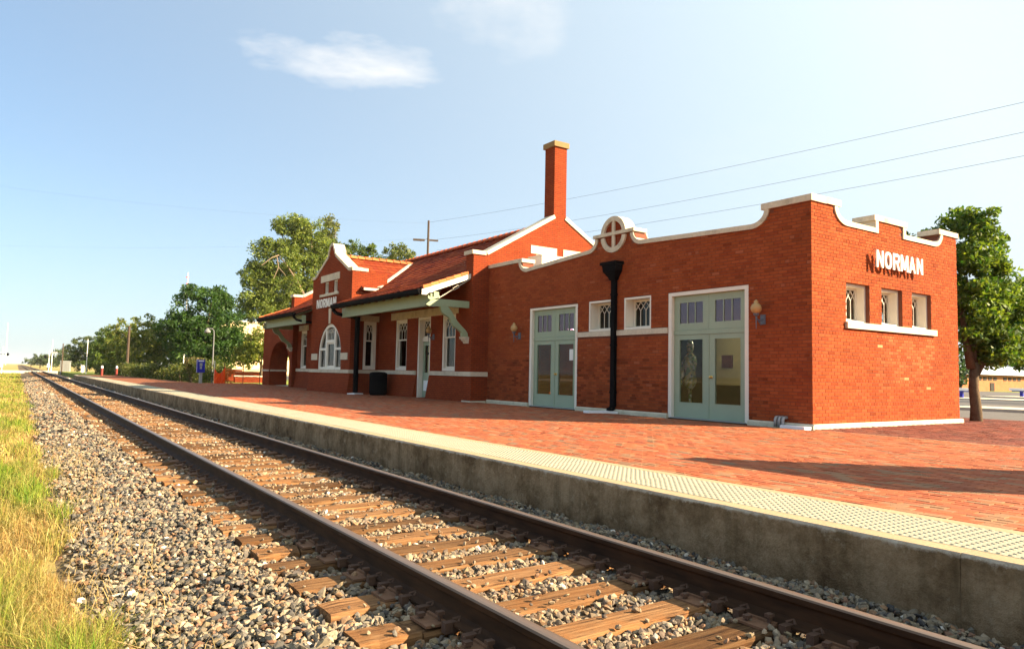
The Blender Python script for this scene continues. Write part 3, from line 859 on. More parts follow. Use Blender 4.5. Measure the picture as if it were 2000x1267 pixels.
def arc(cx, cz, rx, rz, a0, a1, n=9):
    return [(cx + rx * math.cos(R(a0 + (a1 - a0) * i / (n - 1))), cz + rz * math.sin(R(a0 + (a1 - a0) * i / (n - 1)))) for i in range(n)]
def interp(poly):
    us = [p[0] for p in poly]; zs = [p[1] for p in poly]
    return lambda u: float(np.interp(u, us, zs))
class Op:
    """opening: u range, floor z and a head that may be arched"""
    def __init__(s, u0, u1, z0, z1, spring=None, n=14):
        s.u0, s.u1, s.z0, s.z1, s.spring = u0, u1, z0, z1, spring
        s.us = [u0, u1] if spring is None else [u0 + (u1 - u0) * (1 - math.cos(math.pi * i / n)) / 2 for i in range(n + 1)]
    def hi(s, u):
        if s.spring is None: return s.z1
        c = (s.u0 + s.u1) / 2; t = max(-1, min(1, (u - c) / ((s.u1 - s.u0) / 2)))
        return s.spring + (s.z1 - s.spring) * math.sqrt(1 - t * t)
def wall(fn, u0, u1, z0, top, ops, thick, name='wall', mat='brick_tex', parent=None, d0=0.0, topus=(), endcaps=True):
    us = {u0, u1, *[u for u in topus if u0 < u < u1]}
    for o in ops: us.update(o.us)
    us = sorted(u for u in us if u0 - 1e-6 <= u <= u1 + 1e-6)
    b = MB()
    Q = lambda a, bb, c, d: b.add([a, bb, c, d], [[0, 1, 2, 3]])
    for a, c in zip(us, us[1:]):
        if c - a < 1e-5: continue
        act = sorted([o for o in ops if o.u0 <= a + 1e-6 and o.u1 >= c - 1e-6], key=lambda o: o.z0)
        lo = (z0, z0)
        spans = []
        for o in act:
            spans.append((lo, (o.z0, o.z0))); lo = (o.hi(a), o.hi(c))
        spans.append((lo, (top(a + 1e-5), top(c - 1e-5))))
        for (la, lc), (ha, hc) in spans:
            if ha - la < 1e-4 and hc - lc < 1e-4: continue
            for d in (d0, d0 + thick):
                Q(fn(a, d, la), fn(c, d, lc), fn(c, d, hc), fn(a, d, ha))
        for o in act:
            if o.z0 > z0 + 1e-4: Q(fn(a, d0, o.z0), fn(c, d0, o.z0), fn(c, d0 + thick, o.z0), fn(a, d0 + thick, o.z0))
            Q(fn(a, d0, o.hi(a)), fn(c, d0, o.hi(c)), fn(c, d0 + thick, o.hi(c)), fn(a, d0 + thick, o.hi(a)))
        Q(fn(a, d0, top(a + 1e-5)), fn(c, d0, top(c - 1e-5)), fn(c, d0 + thick, top(c - 1e-5)), fn(a, d0 + thick, top(a + 1e-5)))
    for o in ops:
        for u in (o.u0, o.u1):
            h = o.z1 if o.spring is None else o.spring
            Q(fn(u, d0, o.z0), fn(u, d0 + thick, o.z0), fn(u, d0 + thick, h), fn(u, d0, h))
    if endcaps:
        for u, e in ((u0, 1e-5), (u1, -1e-5)):
            Q(fn(u, d0, z0), fn(u, d0 + thick, z0), fn(u, d0 + thick, top(u + e)), fn(u, d0, top(u + e)))
    me = bpy.data.meshes.new(name); me.from_pydata(b.v, [], b.f)
    import bmesh
    bm = bmesh.new(); bm.from_mesh(me); bmesh.ops.remove_doubles(bm, verts=bm.verts, dist=1e-5); bm.to_mesh(me); bm.free()
    return link(name, me, mat, parent if parent is not None else depot)

def offset(line, t):
    """polyline shifted by t to its right-hand side (below, for u increasing)"""
    P = [Vector(p) for p in line]; out = []
    for i, p in enumerate(P):
        ds = []
        if i > 0: ds.append((P[i] - P[i - 1]).normalized())
        if i < len(P) - 1: ds.append((P[i + 1] - P[i]).normalized())
        ns = [Vector((d.y, -d.x)) for d in ds]
        nn = ns[0] if len(ns) == 1 else (ns[0] + ns[1]).normalized()
        k = 1.0 if len(ns) == 1 else 1 / max(0.5, nn.dot(ns[0]))
        out.append(tuple(p + nn * (t * k)))
    return out
def coping(fn, line, t, d0, d1, parent, stones=1, mat='stone'):
    """stone band along a profile, cut into stones with hairline joints"""
    L = [0]
    for a, b in zip(line, line[1:]): L.append(L[-1] + math.dist(a, b))
    off = offset(line, t)
    for s in range(stones):
        a = L[-1] * s / stones + (0.003 if s else 0); c = L[-1] * (s + 1) / stones - (0.003 if s < stones - 1 else 0)
        ds = [a] + [l for l in L if a + 1e-4 < l < c - 1e-4] + [c]
        g = lambda src, d: (float(np.interp(d, L, [p[0] for p in src])), float(np.interp(d, L, [p[1] for p in src])))
        MB().ribbon([g(line, d) for d in ds], [g(off, d) for d in ds], fn, d0, d1).build('coping_stone', mat, parent)

TW = lambda u, d, z: (XW + d, u, z)
TS = lambda u, d, z: (u, YS + d, z)
TEast = lambda u, d, z: (XEAST - d, u, z)

# ---- openings of the wing
DOOR1 = (9.70, 11.98); DOOR2 = (15.33, 17.58)
W_OPS = [Op(*DOOR1, PT, 3.12), Op(*DOOR2, PT, 3.10), Op(12.54, 13.49, 2.31, 3.12), Op(13.91, 14.86, 2.31, 3.12)]
S_OPS = [Op(13.83, 14.70, 2.33, 3.14), Op(15.17, 16.02, 2.33, 3.14), Op(16.44, 17.29, 2.33, 3.14)]
# parapet lines (top of stone)
west_top = interp([(8.0, 4.70), (9.27, 4.70), (9.28, 4.60), (9.36, 4.44), (9.6, 4.35), (12.86, 4.48), (13.05, 4.55), (13.17, 4.80), (14.57, 4.80), (14.70, 4.55), (14.9, 4.47), (17.75, 4.30), (17.98, 4.40), (18.06, 4.62), (20, 4.62)])
south_top = interp([(12.0, 4.70), (13.50, 4.70), (13.52, 4.60), (13.62, 4.44), (13.86, 4.35), (14.97, 4.35), (14.98, 4.60), (16.12, 4.60), (16.13, 4.35), (17.45, 4.35), (17.65, 4.44), (17.74, 4.58), (17.76, 4.66), (19, 4.66)])
TH = 0.42
wingW = wall(TW, YS + 0.007, Y2, PT, west_top, W_OPS, TH, 'wall', 'mortar', d0=0.007, topus=[9.27, 9.28, 9.36, 9.6, 12.86, 13.05, 13.17, 14.57, 14.7, 14.9, 17.75, 17.98, 18.06])
wingS = wall(TS, XW + TH + 0.007, XEAST, PT, south_top, S_OPS, TH, 'wall', 'mortar', d0=0.007, topus=[13.5, 13.52, 13.62, 13.86, 14.97, 14.98, 16.12, 16.13, 17.45, 17.65, 17.74, 17.76])
E_OPS = [Op(12.54, 13.49, 2.31, 3.12), Op(13.91, 14.86, 2.31, 3.12), Op(9.6, 10.6, 1.2, 3.0), Op(16.2, 17.2, 1.2, 3.0)]
wingE = wall(TEast, YS + TH + 0.01, Y2, PT, lambda u: 4.45, E_OPS, TH, 'wall', 'brick_tex')
MB().box(XEAST - 0.46, XEAST + 0.04, YS + TH + 0.02, Y2, 4.452, 4.57).build('coping_stone', 'stone', wingE)
MB().box(XW + TH, XEAST - TH, YS + TH, Y2, 3.85, 4.0).build('flat_roof', 'roof_flat', depot)
MB().box(XW + TH + .01, XEAST - TH - .01, YS + TH + .01, Y2, 0.0, PT + 0.012).build('interior_floor', 'inside_floor', depot)

# ---- brickwork of the two near walls, laid brick by brick
bricks = []      # (kind, centre u, centre z, length, colour)
BHT, MOD, BRL, BRH = 0.0677, 0.2130, 0.2045, 0.0585
def tint(u, z, kind):
    base = random.choice([(0.335, 0.084, 0.036), (0.315, 0.076, 0.032), (0.355, 0.092, 0.040), (0.325, 0.080, 0.035), (0.29, 0.066, 0.030)])
    k = random.uniform(0.92, 1.07)
    if random.random() < 0.03: k *= 0.75
    if kind == 'S':
        if 14.95 < u < 17.4 and 0.9 < z < 2.12 and random.random() < 0.8 - 0.35 * abs(z - 1.6):   # rebuilt patch
            base = random.choice([(0.37, 0.118, 0.055), (0.35, 0.10, 0.048), (0.385, 0.13, 0.065), (0.31, 0.075, 0.034), (0.36, 0.105, 0.05)])
            if random.random() < 0.015: base = (0.52, 0.30, 0.18)
    else:
        if z < 1.6 and random.random() < 0.30: k *= random.uniform(0.55, 0.85)
        if random.random() < 0.02: base = (0.37, 0.12, 0.07)
    return tuple(c * k * f for c, f in zip(base, (0.84, 0.77, 0.60)))
def lay_wall(kind, u0, u1, top, ops):
    zb = 0.292; row = 0
    while zb + BRH < 4.8:
        z0_, z1_ = zb + 0.0045, zb + 0.0045 + BRH
        header = row % 7 == 5
        L = MOD / 2 if header else MOD
        off = (0 if row % 2 else MOD / 2) if not header else MOD / 4
        u = u0 - off
        while u < u1:
            a, c = max(u, u0) + 0.004, min(u + L, u1) - 0.004
            segs = [(a, c)]
            for o in ops:
                if o[3] <= z0_ + 0.012 or o[2] >= z1_ - 0.012: continue
                ns = []
                for s0, s1 in segs:
                    if o[1] <= s0 or o[0] >= s1: ns.append((s0, s1)); continue
                    if o[0] - s0 > 0.02: ns.append((s0, o[0]))
                    if s1 - o[1] > 0.02: ns.append((o[1], s1))
                segs = ns
            for s0, s1 in segs:
                if s1 - s0 < 0.02: continue
                t = top((s0 + s1) / 2)
                if z1_ > min(top(s0), top(s1), t) - 0.005: continue
                bricks.append((kind, (s0 + s1) / 2, (z0_ + z1_) / 2, s1 - s0, tint((s0 + s1) / 2, (z0_ + z1_) / 2, kind)))
            u += L
        zb += BHT; row += 1
w_cut = [(o.u0, o.u1, o.z0, o.z1) for o in W_OPS] + [(11.98, 15.33, 2.17, 2.305)]
s_cut = [(o.u0, o.u1, o.z0, o.z1) for o in S_OPS] + [(13.78, 17.44, 2.20, 2.335)]
lay_wall('W', YS, Y2, west_top, w_cut)
lay_wall('S', XW, XEAST, south_top, s_cut)
def brick_verts(kind, u, z, L, proud, H=BRH):
    o = []
    for d, i in ((0.012, 0.0), (-proud, 0.0022)):
        for su, sz in ((-1, -1), (1, -1), (1, 1), (-1, 1)):
            uu = u + su * (L / 2 - i); zz_ = z + sz * (H / 2 - i)
            o.append((d, uu, zz_) if kind == 'W' else (uu, d, zz_))
    return o
BF_W = [[4, 7, 6, 5], [0, 4, 5, 1], [1, 5, 6, 2], [2, 6, 7, 3], [3, 7, 4, 0]]
BF_S = [[4, 5, 6, 7], [0, 1, 5, 4], [1, 2, 6, 5], [2, 3, 7, 6], [3, 0, 4, 7]]
C0 = np.array([0, 0, 1.15])
def show(br):
    kind, u, z, L, _ = br
    p = np.array([XW, u, z]) if kind == 'W' else np.array([u, YS, z])
    d = p - C0; r_ = np.linalg.norm(d)
    return (abs(d[0]) if kind == 'W' else abs(d[1])) / r_ ** 3
full = [b for b in bricks if abs(b[3] - (MOD - 0.008)) < 1e-4]
full.sort(key=show, reverse=True)
single = full[:300]; sid = set(id(b) for b in single)
for kind, par, org, FF in (('W', wingW, (XW, 0, 0), BF_W), ('S', wingS, (0, YS, 0), BF_S)):
    rest_ = [b for b in bricks if b[0] == kind and id(b) not in sid]
    Vb = np.array([brick_verts(kind, u, z, L, random.uniform(-0.001, 0.002)) for _, u, z, L, c in rest_]) + np.array(org)
    o = big_mesh('brickwork', Vb, 8, FF, np.array([c for *_, c in rest_]), 'brick', par); o['kind'] = 'stuff'
    var = []
    for s in range(14):
        me = bpy.data.meshes.new('brick')
        me.from_pydata(brick_verts(kind, 0, 0, MOD - 0.008, random.uniform(-0.001, 0.002)), [], FF)
        at = me.attributes.new('Col', 'FLOAT_COLOR', 'FACE'); cc = tint(13, 3, kind)
        at.data.foreach_set('color', np.array([(*cc, 1)] * 5, dtype=np.float32).ravel()); me.materials.append(MT['brick'])
        var.append(me)
    for b in single:
        if b[0] != kind: continue
        loc = (XW, b[1], b[2]) if kind == 'W' else (b[1], YS, b[2])
        link('brick', random.choice(var), None, par, loc=loc)

# ---- wing stonework
D0, D1 = -0.035, 0.47
coping(TW, [(YS - 0.035, 4.775), (9.36, 4.775)], 0.13, D0, D1, wingW)
coping(TW, arc(9.61, 4.655, 0.33, 0.265, 180, 270) + [(11.2, 4.455)], 0.105, D0 + .005, D1 - .005, wingW, 2)
coping(TW, [(11.206, 4.455), (12.86, 4.53)] + arc(12.86, 4.79, 0.30, 0.26, 275, 358, 8), 0.105, D0 + .005, D1 - .005, wingW, 2)
coping(TW, arc(14.9, 4.79, 0.30, 0.27, 182, 265, 8) + [(14.92, 4.52), (16.3, 4.435)], 0.105, D0 + .005, D1 - .005, wingW, 2)
coping(TW, [(16.306, 4.435), (17.75, 4.345)] + arc(17.75, 4.60, 0.34, 0.255, 275, 358, 8), 0.105, D0 + .005, D1 - .005, wingW, 2)
coping(TW, [(18.0, 4.685), (Y2 - 0.002, 4.685)], 0.115, D0, D1, wingW, 2)
# roundel over the middle of the parapet
cy_, cz_ = 13.88, 4.81
def ring(r0, r1, a0, a1, n=40):
    return arc(cy_, cz_, r1, r1, a0, a1, n), arc(cy_, cz_, r0, r0, a0, a1, n)
a_, b_ = ring(0.345, 0.475, 8, 172); rd = MB().ribbon(a_, b_, TW, -0.055, 0.30).build('roundel', 'stone', wingW)
a_, b_ = ring(0.345, 0.475, 188, 352); MB().ribbon(a_, b_, TW, -0.055, 0.02).build('roundel', 'stone', wingW)
MB().prism(arc(cy_, cz_, 0.35, 0.35, 0, 352, 45), TW, -0.002, 0.28).build('roundel_infill', 'brick_tex', wingW)
MB().prism([(cy_ - .05, cz_ - .36), (cy_ + .05, cz_ - .36), (cy_ + .05, cz_ + .36), (cy_ - .05, cz_ + .36)], TW, -0.045, 0.01).build('roundel_bar', 'stone', wingW)
coping(TW, [(13.10, 4.875), (14.66, 4.875)], 0.085, -0.06, 0.40, wingW)
# end wall
coping(TS, [(XW + 0.48, 4.785), (13.63, 4.785)], 0.13, D0, D1, wingS)
MB().box(XW + 0.001, XW + 0.48, YS - 0.0345, YS - 0.03, 4.65, 4.78).build('coping_stone', 'stone', wingS)
coping(TS, arc(13.88, 4.655, 0.36, 0.255, 180, 270) + [(14.96, 4.40)], 0.105, D0 + .005, D1 - .005, wingS, 2)
MB().prism([(14.93, 4.295), (15.04, 4.295), (15.04, 4.56), (14.93, 4.56)], TS, D0 + .002, D1 - .01).build('coping_stone', 'stone', wingS)
coping(TS, [(14.88, 4.675), (16.23, 4.675)], 0.115, D0 - .003, D1, wingS)
MB().prism([(16.06, 4.295), (16.17, 4.295), (16.17, 4.56), (16.06, 4.56)], TS, D0 + .002, D1 - .01).build('coping_stone', 'stone', wingS)
coping(TS, [(16.175, 4.40), (17.45, 4.40)] + arc(17.45, 4.62, 0.31, 0.22, 275, 358, 8), 0.105, D0 + .005, D1 - .005, wingS, 2)
coping(TS, [(17.67, 4.735), (18.61, 4.735)], 0.12, D0, D1, wingS, 2)
# sill band between the doors, end sill, footings
MB().box(XW - 0.03, XW + 0.1, 11.985, 13.66, 2.172, 2.303).build('sill_band', 'stone', wingW)
MB().box(XW - 0.03, XW + 0.1, 13.665, 15.325, 2.172, 2.303).build('sill_band', 'stone', wingW)
MB().box(13.78, 17.44, YS - 0.06, YS + 0.12, 2.202, 2.333).build('sill_band', 'stone', wingS)
def footing(fn, u0, u1, par):
    MB().prism([(0, 0.0), (0, 0)], TW, 0, 0) if False else None
    b = MB(); n = max(3, int((u1 - u0) / 0.3)); us = np.linspace(u0, u1, n); rr = random.Random(u0)
    rows = []
    for u in us: 
        j = rr.uniform(-.006, .006)
        rows.append([fn(u, 0.03, PT - .05), fn(u, -0.055 + j, PT - .05), fn(u, -0.05 + j, 0.262 + j), fn(u, -0.02, 0.292 + j * .3), fn(u, 0.03, 0.292)])
    for r_ in rows: b.v.extend(r_)
    for i in range(n - 1):
        for k in range(5): b.f.append([i * 5 + k, i * 5 + (k + 1) % 5, (i + 1) * 5 + (k + 1) % 5, (i + 1) * 5 + k]); b.c.append(None)
    b.f.append([0, 1, 2, 3, 4]); b.c.append(None); e = (n - 1) * 5; b.f.append([e + k for k in range(5)]); b.c.append(None)
    b.build('footing', 'footing', par)
footing(TW, YS - 0.05, DOOR1[0] - .002, wingW); footing(TW, DOOR1[1], DOOR2[0], wingW); footing(TW, DOOR2[1], Y2 - .05, wingW)
footing(TS, XW + 0.035, XEAST + 0.1, wingS)

# ---- windows and doors
def lattice(fn, u0, u1, z0, z1, d, cols, b, t=0.016, top=0.34):
    """upright bars that cross into pointed tracery at the head"""
    w = (u1 - u0) / cols; zs = z1 - min(top, (z1 - z0) * 0.55)
    def bar(p, q, tt=t):
        b.beam(fn(p[0], d, p[1]), fn(q[0], d, q[1]), tt, tt, up=Vector(fn(0, 1, 0)) - Vector(fn(0, 0, 0)))
    for i in range(1, cols): bar((u0 + i * w, z0), (u0 + i * w, zs))
    zm = zs + (z1 - zs) * 0.5
    for i in range(0, cols + 1):
        u = u0 + i * w
        for s in (-1, 1):
            if u0 - 1e-6 <= u + s * w / 2 <= u1 + 1e-6:
                bar((u, zs), (u + s * w / 2, zm)); bar((u + s * w / 2, zm), (u, z1 if 0 < i < cols else z1))
def frame_rect(b, fn, u0, u1, z0, z1, w, d0, d1, bot=None):
    bot = w if bot is None else bot
    for poly in ([(u0, z0), (u0 + w, z0), (u0 + w, z1), (u0, z1)], [(u1 - w, z0), (u1, z0), (u1, z1), (u1 - w, z1)],
                 [(u0 + w, z1 - w), (u1 - w, z1 - w), (u1 - w, z1), (u0 + w, z1)], [(u0 + w, z0), (u1 - w, z0), (u1 - w, z0 + bot), (u0 + w, z0 + bot)]):
        if poly[2][1] - poly[0][1] > 1e-4: b.prism(poly, fn, d0, d1)
def small_window(fn, op, par, set_back=0.33, cols=4, flush=0.02):
    u0, u1, z0, z1 = op.u0, op.u1, op.z0, op.z1
    b = MB(); frame_rect(b, fn, u0 + .002, u1 - .002, z0 + .002, z1 - .002, 0.05, flush, set_back + 0.05)
    w = b.build('window', 'white_wood', par)
    b = MB(); frame_rect(b, fn, u0 + .053, u1 - .053, z0 + .053, z1 - .053, 0.045, set_back - .01, set_back + 0.03)
    b.build('sash', 'white_wood', w)
    b = MB(); lattice(fn, u0 + .1, u1 - .1, z0 + .1, z1 - .1, set_back, cols, b, 0.014, 0.22)
    b.build('muntin', 'white_wood', w)
    MB().prism([(u0 + .098, z0 + .098), (u1 - .098, z0 + .098), (u1 - .098, z1 - .098), (u0 + .098, z1 - .098)], fn, set_back + .012, set_back + .016).build('pane', 'glass', w)
    return w
small_window(TW, W_OPS[2], depot, 0.31, 4, 0.01); small_window(TW, W_OPS[3], depot, 0.31, 4, 0.01)
for o in S_OPS: small_window(TS, o, depot, 0.27, 4, 0.09)
for o in E_OPS: small_window(TEast, o, depot, 0.25, 4)

def double_door(fn, u0, u1, par, seed, knob):
    zt = 3.12
    b = MB(); c = 0.105
    for poly in ([(u0 + .002, PT), (u0 + c, PT), (u0 + c, zt - .002), (u0 + .002, zt - .002)], [(u1 - c, PT), (u1 - .002, PT), (u1 - .002, zt - .002), (u1 - c, zt - .002)],
                 [(u0 + c, zt - 0.085), (u1 - c, zt - 0.085), (u1 - c, zt - .002), (u0 + c, zt - .002)]):
        b.prism(poly, fn, 0.012, 0.16)
    door = b.build('double_door', 'white_wood', par)
    a, e = u0 + c + .002, u1 - c - .002; m = (a + e) / 2; s = 0.10
    MB().prism([(a, 2.125), (e, 2.125), (e, 2.225), (a, 2.225)], fn, s - 0.015, s + 0.06).build('transom_bar', 'green', door)
    MB().prism([(m - .012, PT + .02), (m + .012, PT + .02), (m + .012, 2.12), (m - .012, 2.12)], fn, s - 0.012, s + 0.0).build('astragal', 'green', door)
    MB().prism([(a - .02, PT), (e + .02, PT), (e + .02, PT + .02), (a - .02, PT + .02)], fn, -0.02, s + 0.1).build('threshold', 'grey_metal', door)
    for l, r in ((a, m - .003), (m + .003, e)):
        b = MB()
        gl, gr, gb, gt = l + 0.17, r - 0.17, 0.57, 2.01
        for poly in ([(l, PT + .025), (gl, PT + .025), (gl, 2.12), (l, 2.12)], [(gr, PT + .025), (r, PT + .025), (r, 2.12), (gr, 2.12)],
                     [(gl, gt), (gr, gt), (gr, 2.12), (gl, 2.12)], [(gl, PT + .025), (gr, PT + .025), (gr, gb), (gl, gb)]):
            b.prism(poly, fn, s, s + 0.045)
        frame_rect(b, fn, gl - .012, gr + .012, gb - .012, gt + .012, 0.014, s - 0.006, s)
        b.build('door_leaf', 'green', door)
        MB().prism([(gl, gb), (gr, gb), (gr, gt), (gl, gt)], fn, s + .02, s + .026).build('pane', 'glass', door)
        b = MB(); gb2, gt2 = 2.39, 2.87
        for poly in ([(l, 2.23), (gl, 2.23), (gl, 3.03), (l, 3.03)], [(gr, 2.23), (r, 2.23), (r, 3.03), (gr, 3.03)],
                     [(gl, gt2), (gr, gt2), (gr, 3.03), (gl, 3.03)], [(gl, 2.23), (gr, 2.23), (gr, gb2), (gl, gb2)]):
            b.prism(poly, fn, s, s + 0.045)
        for k in (1, 2):
            u = gl + (gr - gl) * k / 3
            b.prism([(u - .011, gb2), (u + .011, gb2), (u + .011, gt2), (u - .011, gt2)], fn, s + .004, s + 0.04)
        b.build('transom_sash', 'green', door)
        for k in range(3):
            ua = gl + (gr - gl) * k / 3; ub = gl + (gr - gl) * (k + 1) / 3
            MB().prism([(ua + .002, gb2), (ub - .002, gb2), (ub - .002, gt2), (ua + .002, gt2)], fn, s + .02, s + .026).build('pane', 'glass_violet', door)
    kx, ky, kz = fn(m - 0.075 if knob else m - 0.07, s - 0.05, 1.16)
    b = MB(); b.lathe([(0.0, -0.03), (0.022, -0.022), (0.031, 0.0), (0.022, 0.022), (0.0, 0.03)], (kx, ky, kz), 10); b.tube([(kx, ky, kz), (kx + .06, ky, kz)], 0.012, 8)
    b.tube([(kx + .045, ky, kz), (kx + .052, ky, kz)], 0.035, 12)
    b.build('door_knob', 'brass', door, True)
    return door
double_door(TW, *DOOR1, depot, 1, True)
double_door(TW, *DOOR2, depot, 2, True)

# rooms behind the glass
pw = MB().box(15.9, 16.0, 8.7, 13.6, PT + .013, 3.84).build('partition', 'inside', depot)
MB().box(15.86, 15.899, 8.7, 13.6, PT + .013, 0.95).build('wainscot', 'inside_dark', pw)
MB().box(13.07, XEAST - .43, 15.05, 15.15, PT + .013, 3.84).build('partition', 'inside_dark', depot)
MB().box(15.2, 15.3, 15.16, 19.8, PT + .013, 2.9).build('partition', 'red_paint', depot)

# ---- main block
XM = 12.30
TM = lambda u, d, z: (XM + d, u, z)
M_OPS_S = [Op(21.43, 22.40, 1.19, 3.16), Op(23.25, 24.26, PT, 3.16), Op(25.17, 26.20, 1.19, 3.16)]
mainS = wall(TM, 20.42, 27.78, PT, lambda u: 4.35, M_OPS_S, 0.4, 'wall', 'brick_tex')
M_OPS_N = [Op(36.85, 37.80, 1.19, 3.16), Op(33.6, 34.55, 1.19, 3.16)]
mainN = wall(TM, 32.49, 38.3, PT, lambda u: 4.35, M_OPS_N, 0.4, 'wall', 'brick_tex')
mainE = wall(lambda u, d, z: (18.75 - d, u, z), 20.36, 38.3, PT, lambda u: 4.35, [], 0.4, 'wall', 'brick_tex')
# gable walls with piers, parapets
Tg = lambda u, d, z: (u, Y2 + d, z)
Tg2 = lambda u, d, z: (u, 38.3 + d, z)
gab = interp([(12.0, 5.0), (12.52, 5.0), (15.55, 6.72), (18.58, 5.0), (19.2, 5.0)])
for fn, nm in ((Tg, 0), (Tg2, 1)):
    gops = [Op(14.55, 15.2, 4.3, 5.27), Op(15.95, 16.6, 4.3, 5.27)] if nm == 0 else []
    gw = wall(fn, XP if False else 12.03, 19.07, PT, gab, gops, 0.46, 'gable_wall', 'brick_tex', topus=[12.52, 15.55, 18.58])
    coping(fn, [(11.97, 5.13), (12.50, 5.13)], 0.13, -0.04, 0.52, gw)
    coping(fn, [(12.50, 5.13), (15.275, 6.735)], 0.13, -0.04, 0.50, gw, 3)
    coping(fn, [(15.825, 6.735), (18.6, 5.13)], 0.13, -0.04, 0.50, gw, 3)
    coping(fn, [(18.6, 5.13), (19.12, 5.13)], 0.13, -0.04, 0.52, gw)
    if nm == 0:
        gable = gw
        for u0 in (14.31, 15.72):
            MB().box(u0, u0 + 1.12, Y2 - 0.02, Y2 + .1, 5.272, 5.55).build('lintel', 'stone', gw)
        for u0 in (14.55, 15.95):
            MB().box(u0 + .01, u0 + .64, Y2 + 0.03, Y2 + .1, 4.3, 5.265).build('window_board', 'warm_white', gw)
ch = MB().box(15.28, 15.82, Y2 - 0.003, Y2 + 0.56, 6.3, 9.2).build('chimney', 'brick_tex', depot)
MB().box(15.22, 15.88, Y2 - 0.063, Y2 + 0.62, 9.201, 9.39).build('chimney_cap', 'tan_stone', ch)

# battered plinths below the sill course
def plinth(fn, u0, u1, par, out0=0.16, out1=0.02, z1=1.03):
    b = MB(); b.add([fn(u0, 0.0, PT), fn(u1, 0.0, PT), fn(u0, -out0, PT), fn(u1, -out0, PT), fn(u0, -out1, z1), fn(u1, -out1, z1), fn(u0, 0.0, z1), fn(u1, 0.0, z1)],
                    [[2, 3, 5, 4], [4, 5, 7, 6], [0, 2, 4, 6], [1, 3, 5, 7], [0, 1, 3, 2]])
    b.build('plinth', 'brick_tex', par)
plinth(TM, 20.43, 23.25, mainS); plinth(TM, 24.26, 27.76, mainS)
plinth(TM, 32.51, 38.3, mainN)
TP = lambda u, d, z: (12.03 + d, u, z)
for y0, y1 in ((20.43, 23.22), (24.29, 27.75)): MB().box(XM - 0.055, XM + .05, y0, y1, 1.032, 1.178).build('sill_band', 'stone', mainS)
MB().box(XM - 0.055, XM + .05, 32.52, 38.29, 1.032, 1.178).build('sill_band', 'stone', mainN)
MB().box(11.985, 12.1, Y2 - 0.045, Y2 + 0.50, 1.032, 1.178).box(12.1, XW - .002, Y2 - 0.045, Y2 + .05, 1.032, 1.178).build('sill_band', 'stone', gable)
MB().box(11.99, XW - .06, Y2 - 0.05, Y2 + 0.5, PT - .02, 0.245).build('footing', 'footing', gable)
MB().box(XM - 0.02, XM + .1, 21.25, 26.6, 3.162, 3.44).build('lintel', 'stone', mainS)
MB().box(XM - 0.02, XM + .1, 33.3, 34.85, 3.162, 3.44).build('lintel', 'stone', mainN)
MB().box(XM - 0.02, XM + .1, 36.6, 38.1, 3.162, 3.44).build('lintel', 'stone', mainN)

def sash_window(fn, op, par, cols=3, sb=0.10, curtain=None, back=True):
    u0, u1, z0, z1 = op.u0 + .002, op.u1 - .002, op.z0 + .002, op.z1 - .002
    zm = z0 + (z1 - z0) * 0.585
    b = MB(); frame_rect(b, fn, u0, u1, z0, z1, 0.10, sb - 0.06, sb + 0.16)
    w = b.build('window', 'white_wood', par)
    b = MB(); frame_rect(b, fn, u0 + .102, u1 - .102, zm + .0, z1 - .102, 0.05, sb - .02, sb + .03); b.build('upper_sash', 'white_wood', w)
    b = MB(); frame_rect(b, fn, u0 + .102, u1 - .102, z0 + .102, zm + .055, 0.055, sb + .032, sb + .07); b.build('lower_sash', 'white_wood', w)
    b = MB(); lattice(fn, u0 + .152, u1 - .152, zm + .05, z1 - .152, sb + .005, cols, b, 0.018, 0.36); b.build('muntin', 'white_wood', w)
    MB().prism([(u0 + .15, zm + .04), (u1 - .15, zm + .04), (u1 - .15, z1 - .15), (u0 + .15, z1 - .15)], fn, sb + .014, sb + .018).build('pane', 'glass_dark', w)
    MB().prism([(u0 + .15, z0 + .15), (u1 - .15, z0 + .15), (u1 - .15, zm + .01), (u0 + .15, zm + .01)], fn, sb + .05, sb + .054).build('pane', 'glass_dark', w)
    if curtain:
        b = MB(); n = 26; ca, cb = curtain
        pts = [(ca + (cb - ca) * i / n, sb + .22 + 0.025 * math.sin(i * 1.7)) for i in range(n + 1)]
        vs = [fn(u, d, z) for z in (z0 + .02, zm + .02) for u, d in pts]
        b.add(vs, [[i, i + 1, n + 2 + i, n + 1 + i] for i in range(n)]); b.build('curtain', 'curtain', w)
    return w
sash_window(TM, M_OPS_S[0], depot, 3, 0.10, (21.5, 22.18)); sash_window(TM, M_OPS_S[2], depot, 3)
for o in M_OPS_N: sash_window(TM, o, depot, 3)
# single door with transom window
dop = M_OPS_S[1]; u0, u1 = dop.u0 + .002, dop.u1 - .002
b = MB(); frame_rect(b, TM, u0, u1, PT, 3.158, 0.095, 0.02, 0.30, 0); b.prism([(u0 + .095, 2.27), (u1 - .095, 2.27), (u1 - .095, 2.42), (u0 + .095, 2.42)], TM, 0.16, 0.30)
sd = b.build('entrance_door', 'white_wood', depot)
b = MB(); a, e = u0 + .098, u1 - .098
for poly in ([(a, PT + .02), (a + .13, PT + .02), (a + .13, 2.265), (a, 2.265)], [(e - .13, PT + .02), (e, PT + .02), (e, 2.265), (e - .13, 2.265)], [(a + .13, 2.12), (e - .13, 2.12), (e - .13, 2.265), (a + .13, 2.265)], [(a + .13, PT + .02), (e - .13, PT + .02), (e - .13, 1.12), (a + .13, 1.12)]):
    b.prism(poly, TM, 0.20, 0.245)
b.build('door_leaf', 'green', sd)
MB().prism([(a + .14, 0.45), (e - .1, 0.45), (e - .1, 0.83), (a + .14, 0.83)], TM, 0.19, 0.199).build('kick_plate', 'white_block', sd)
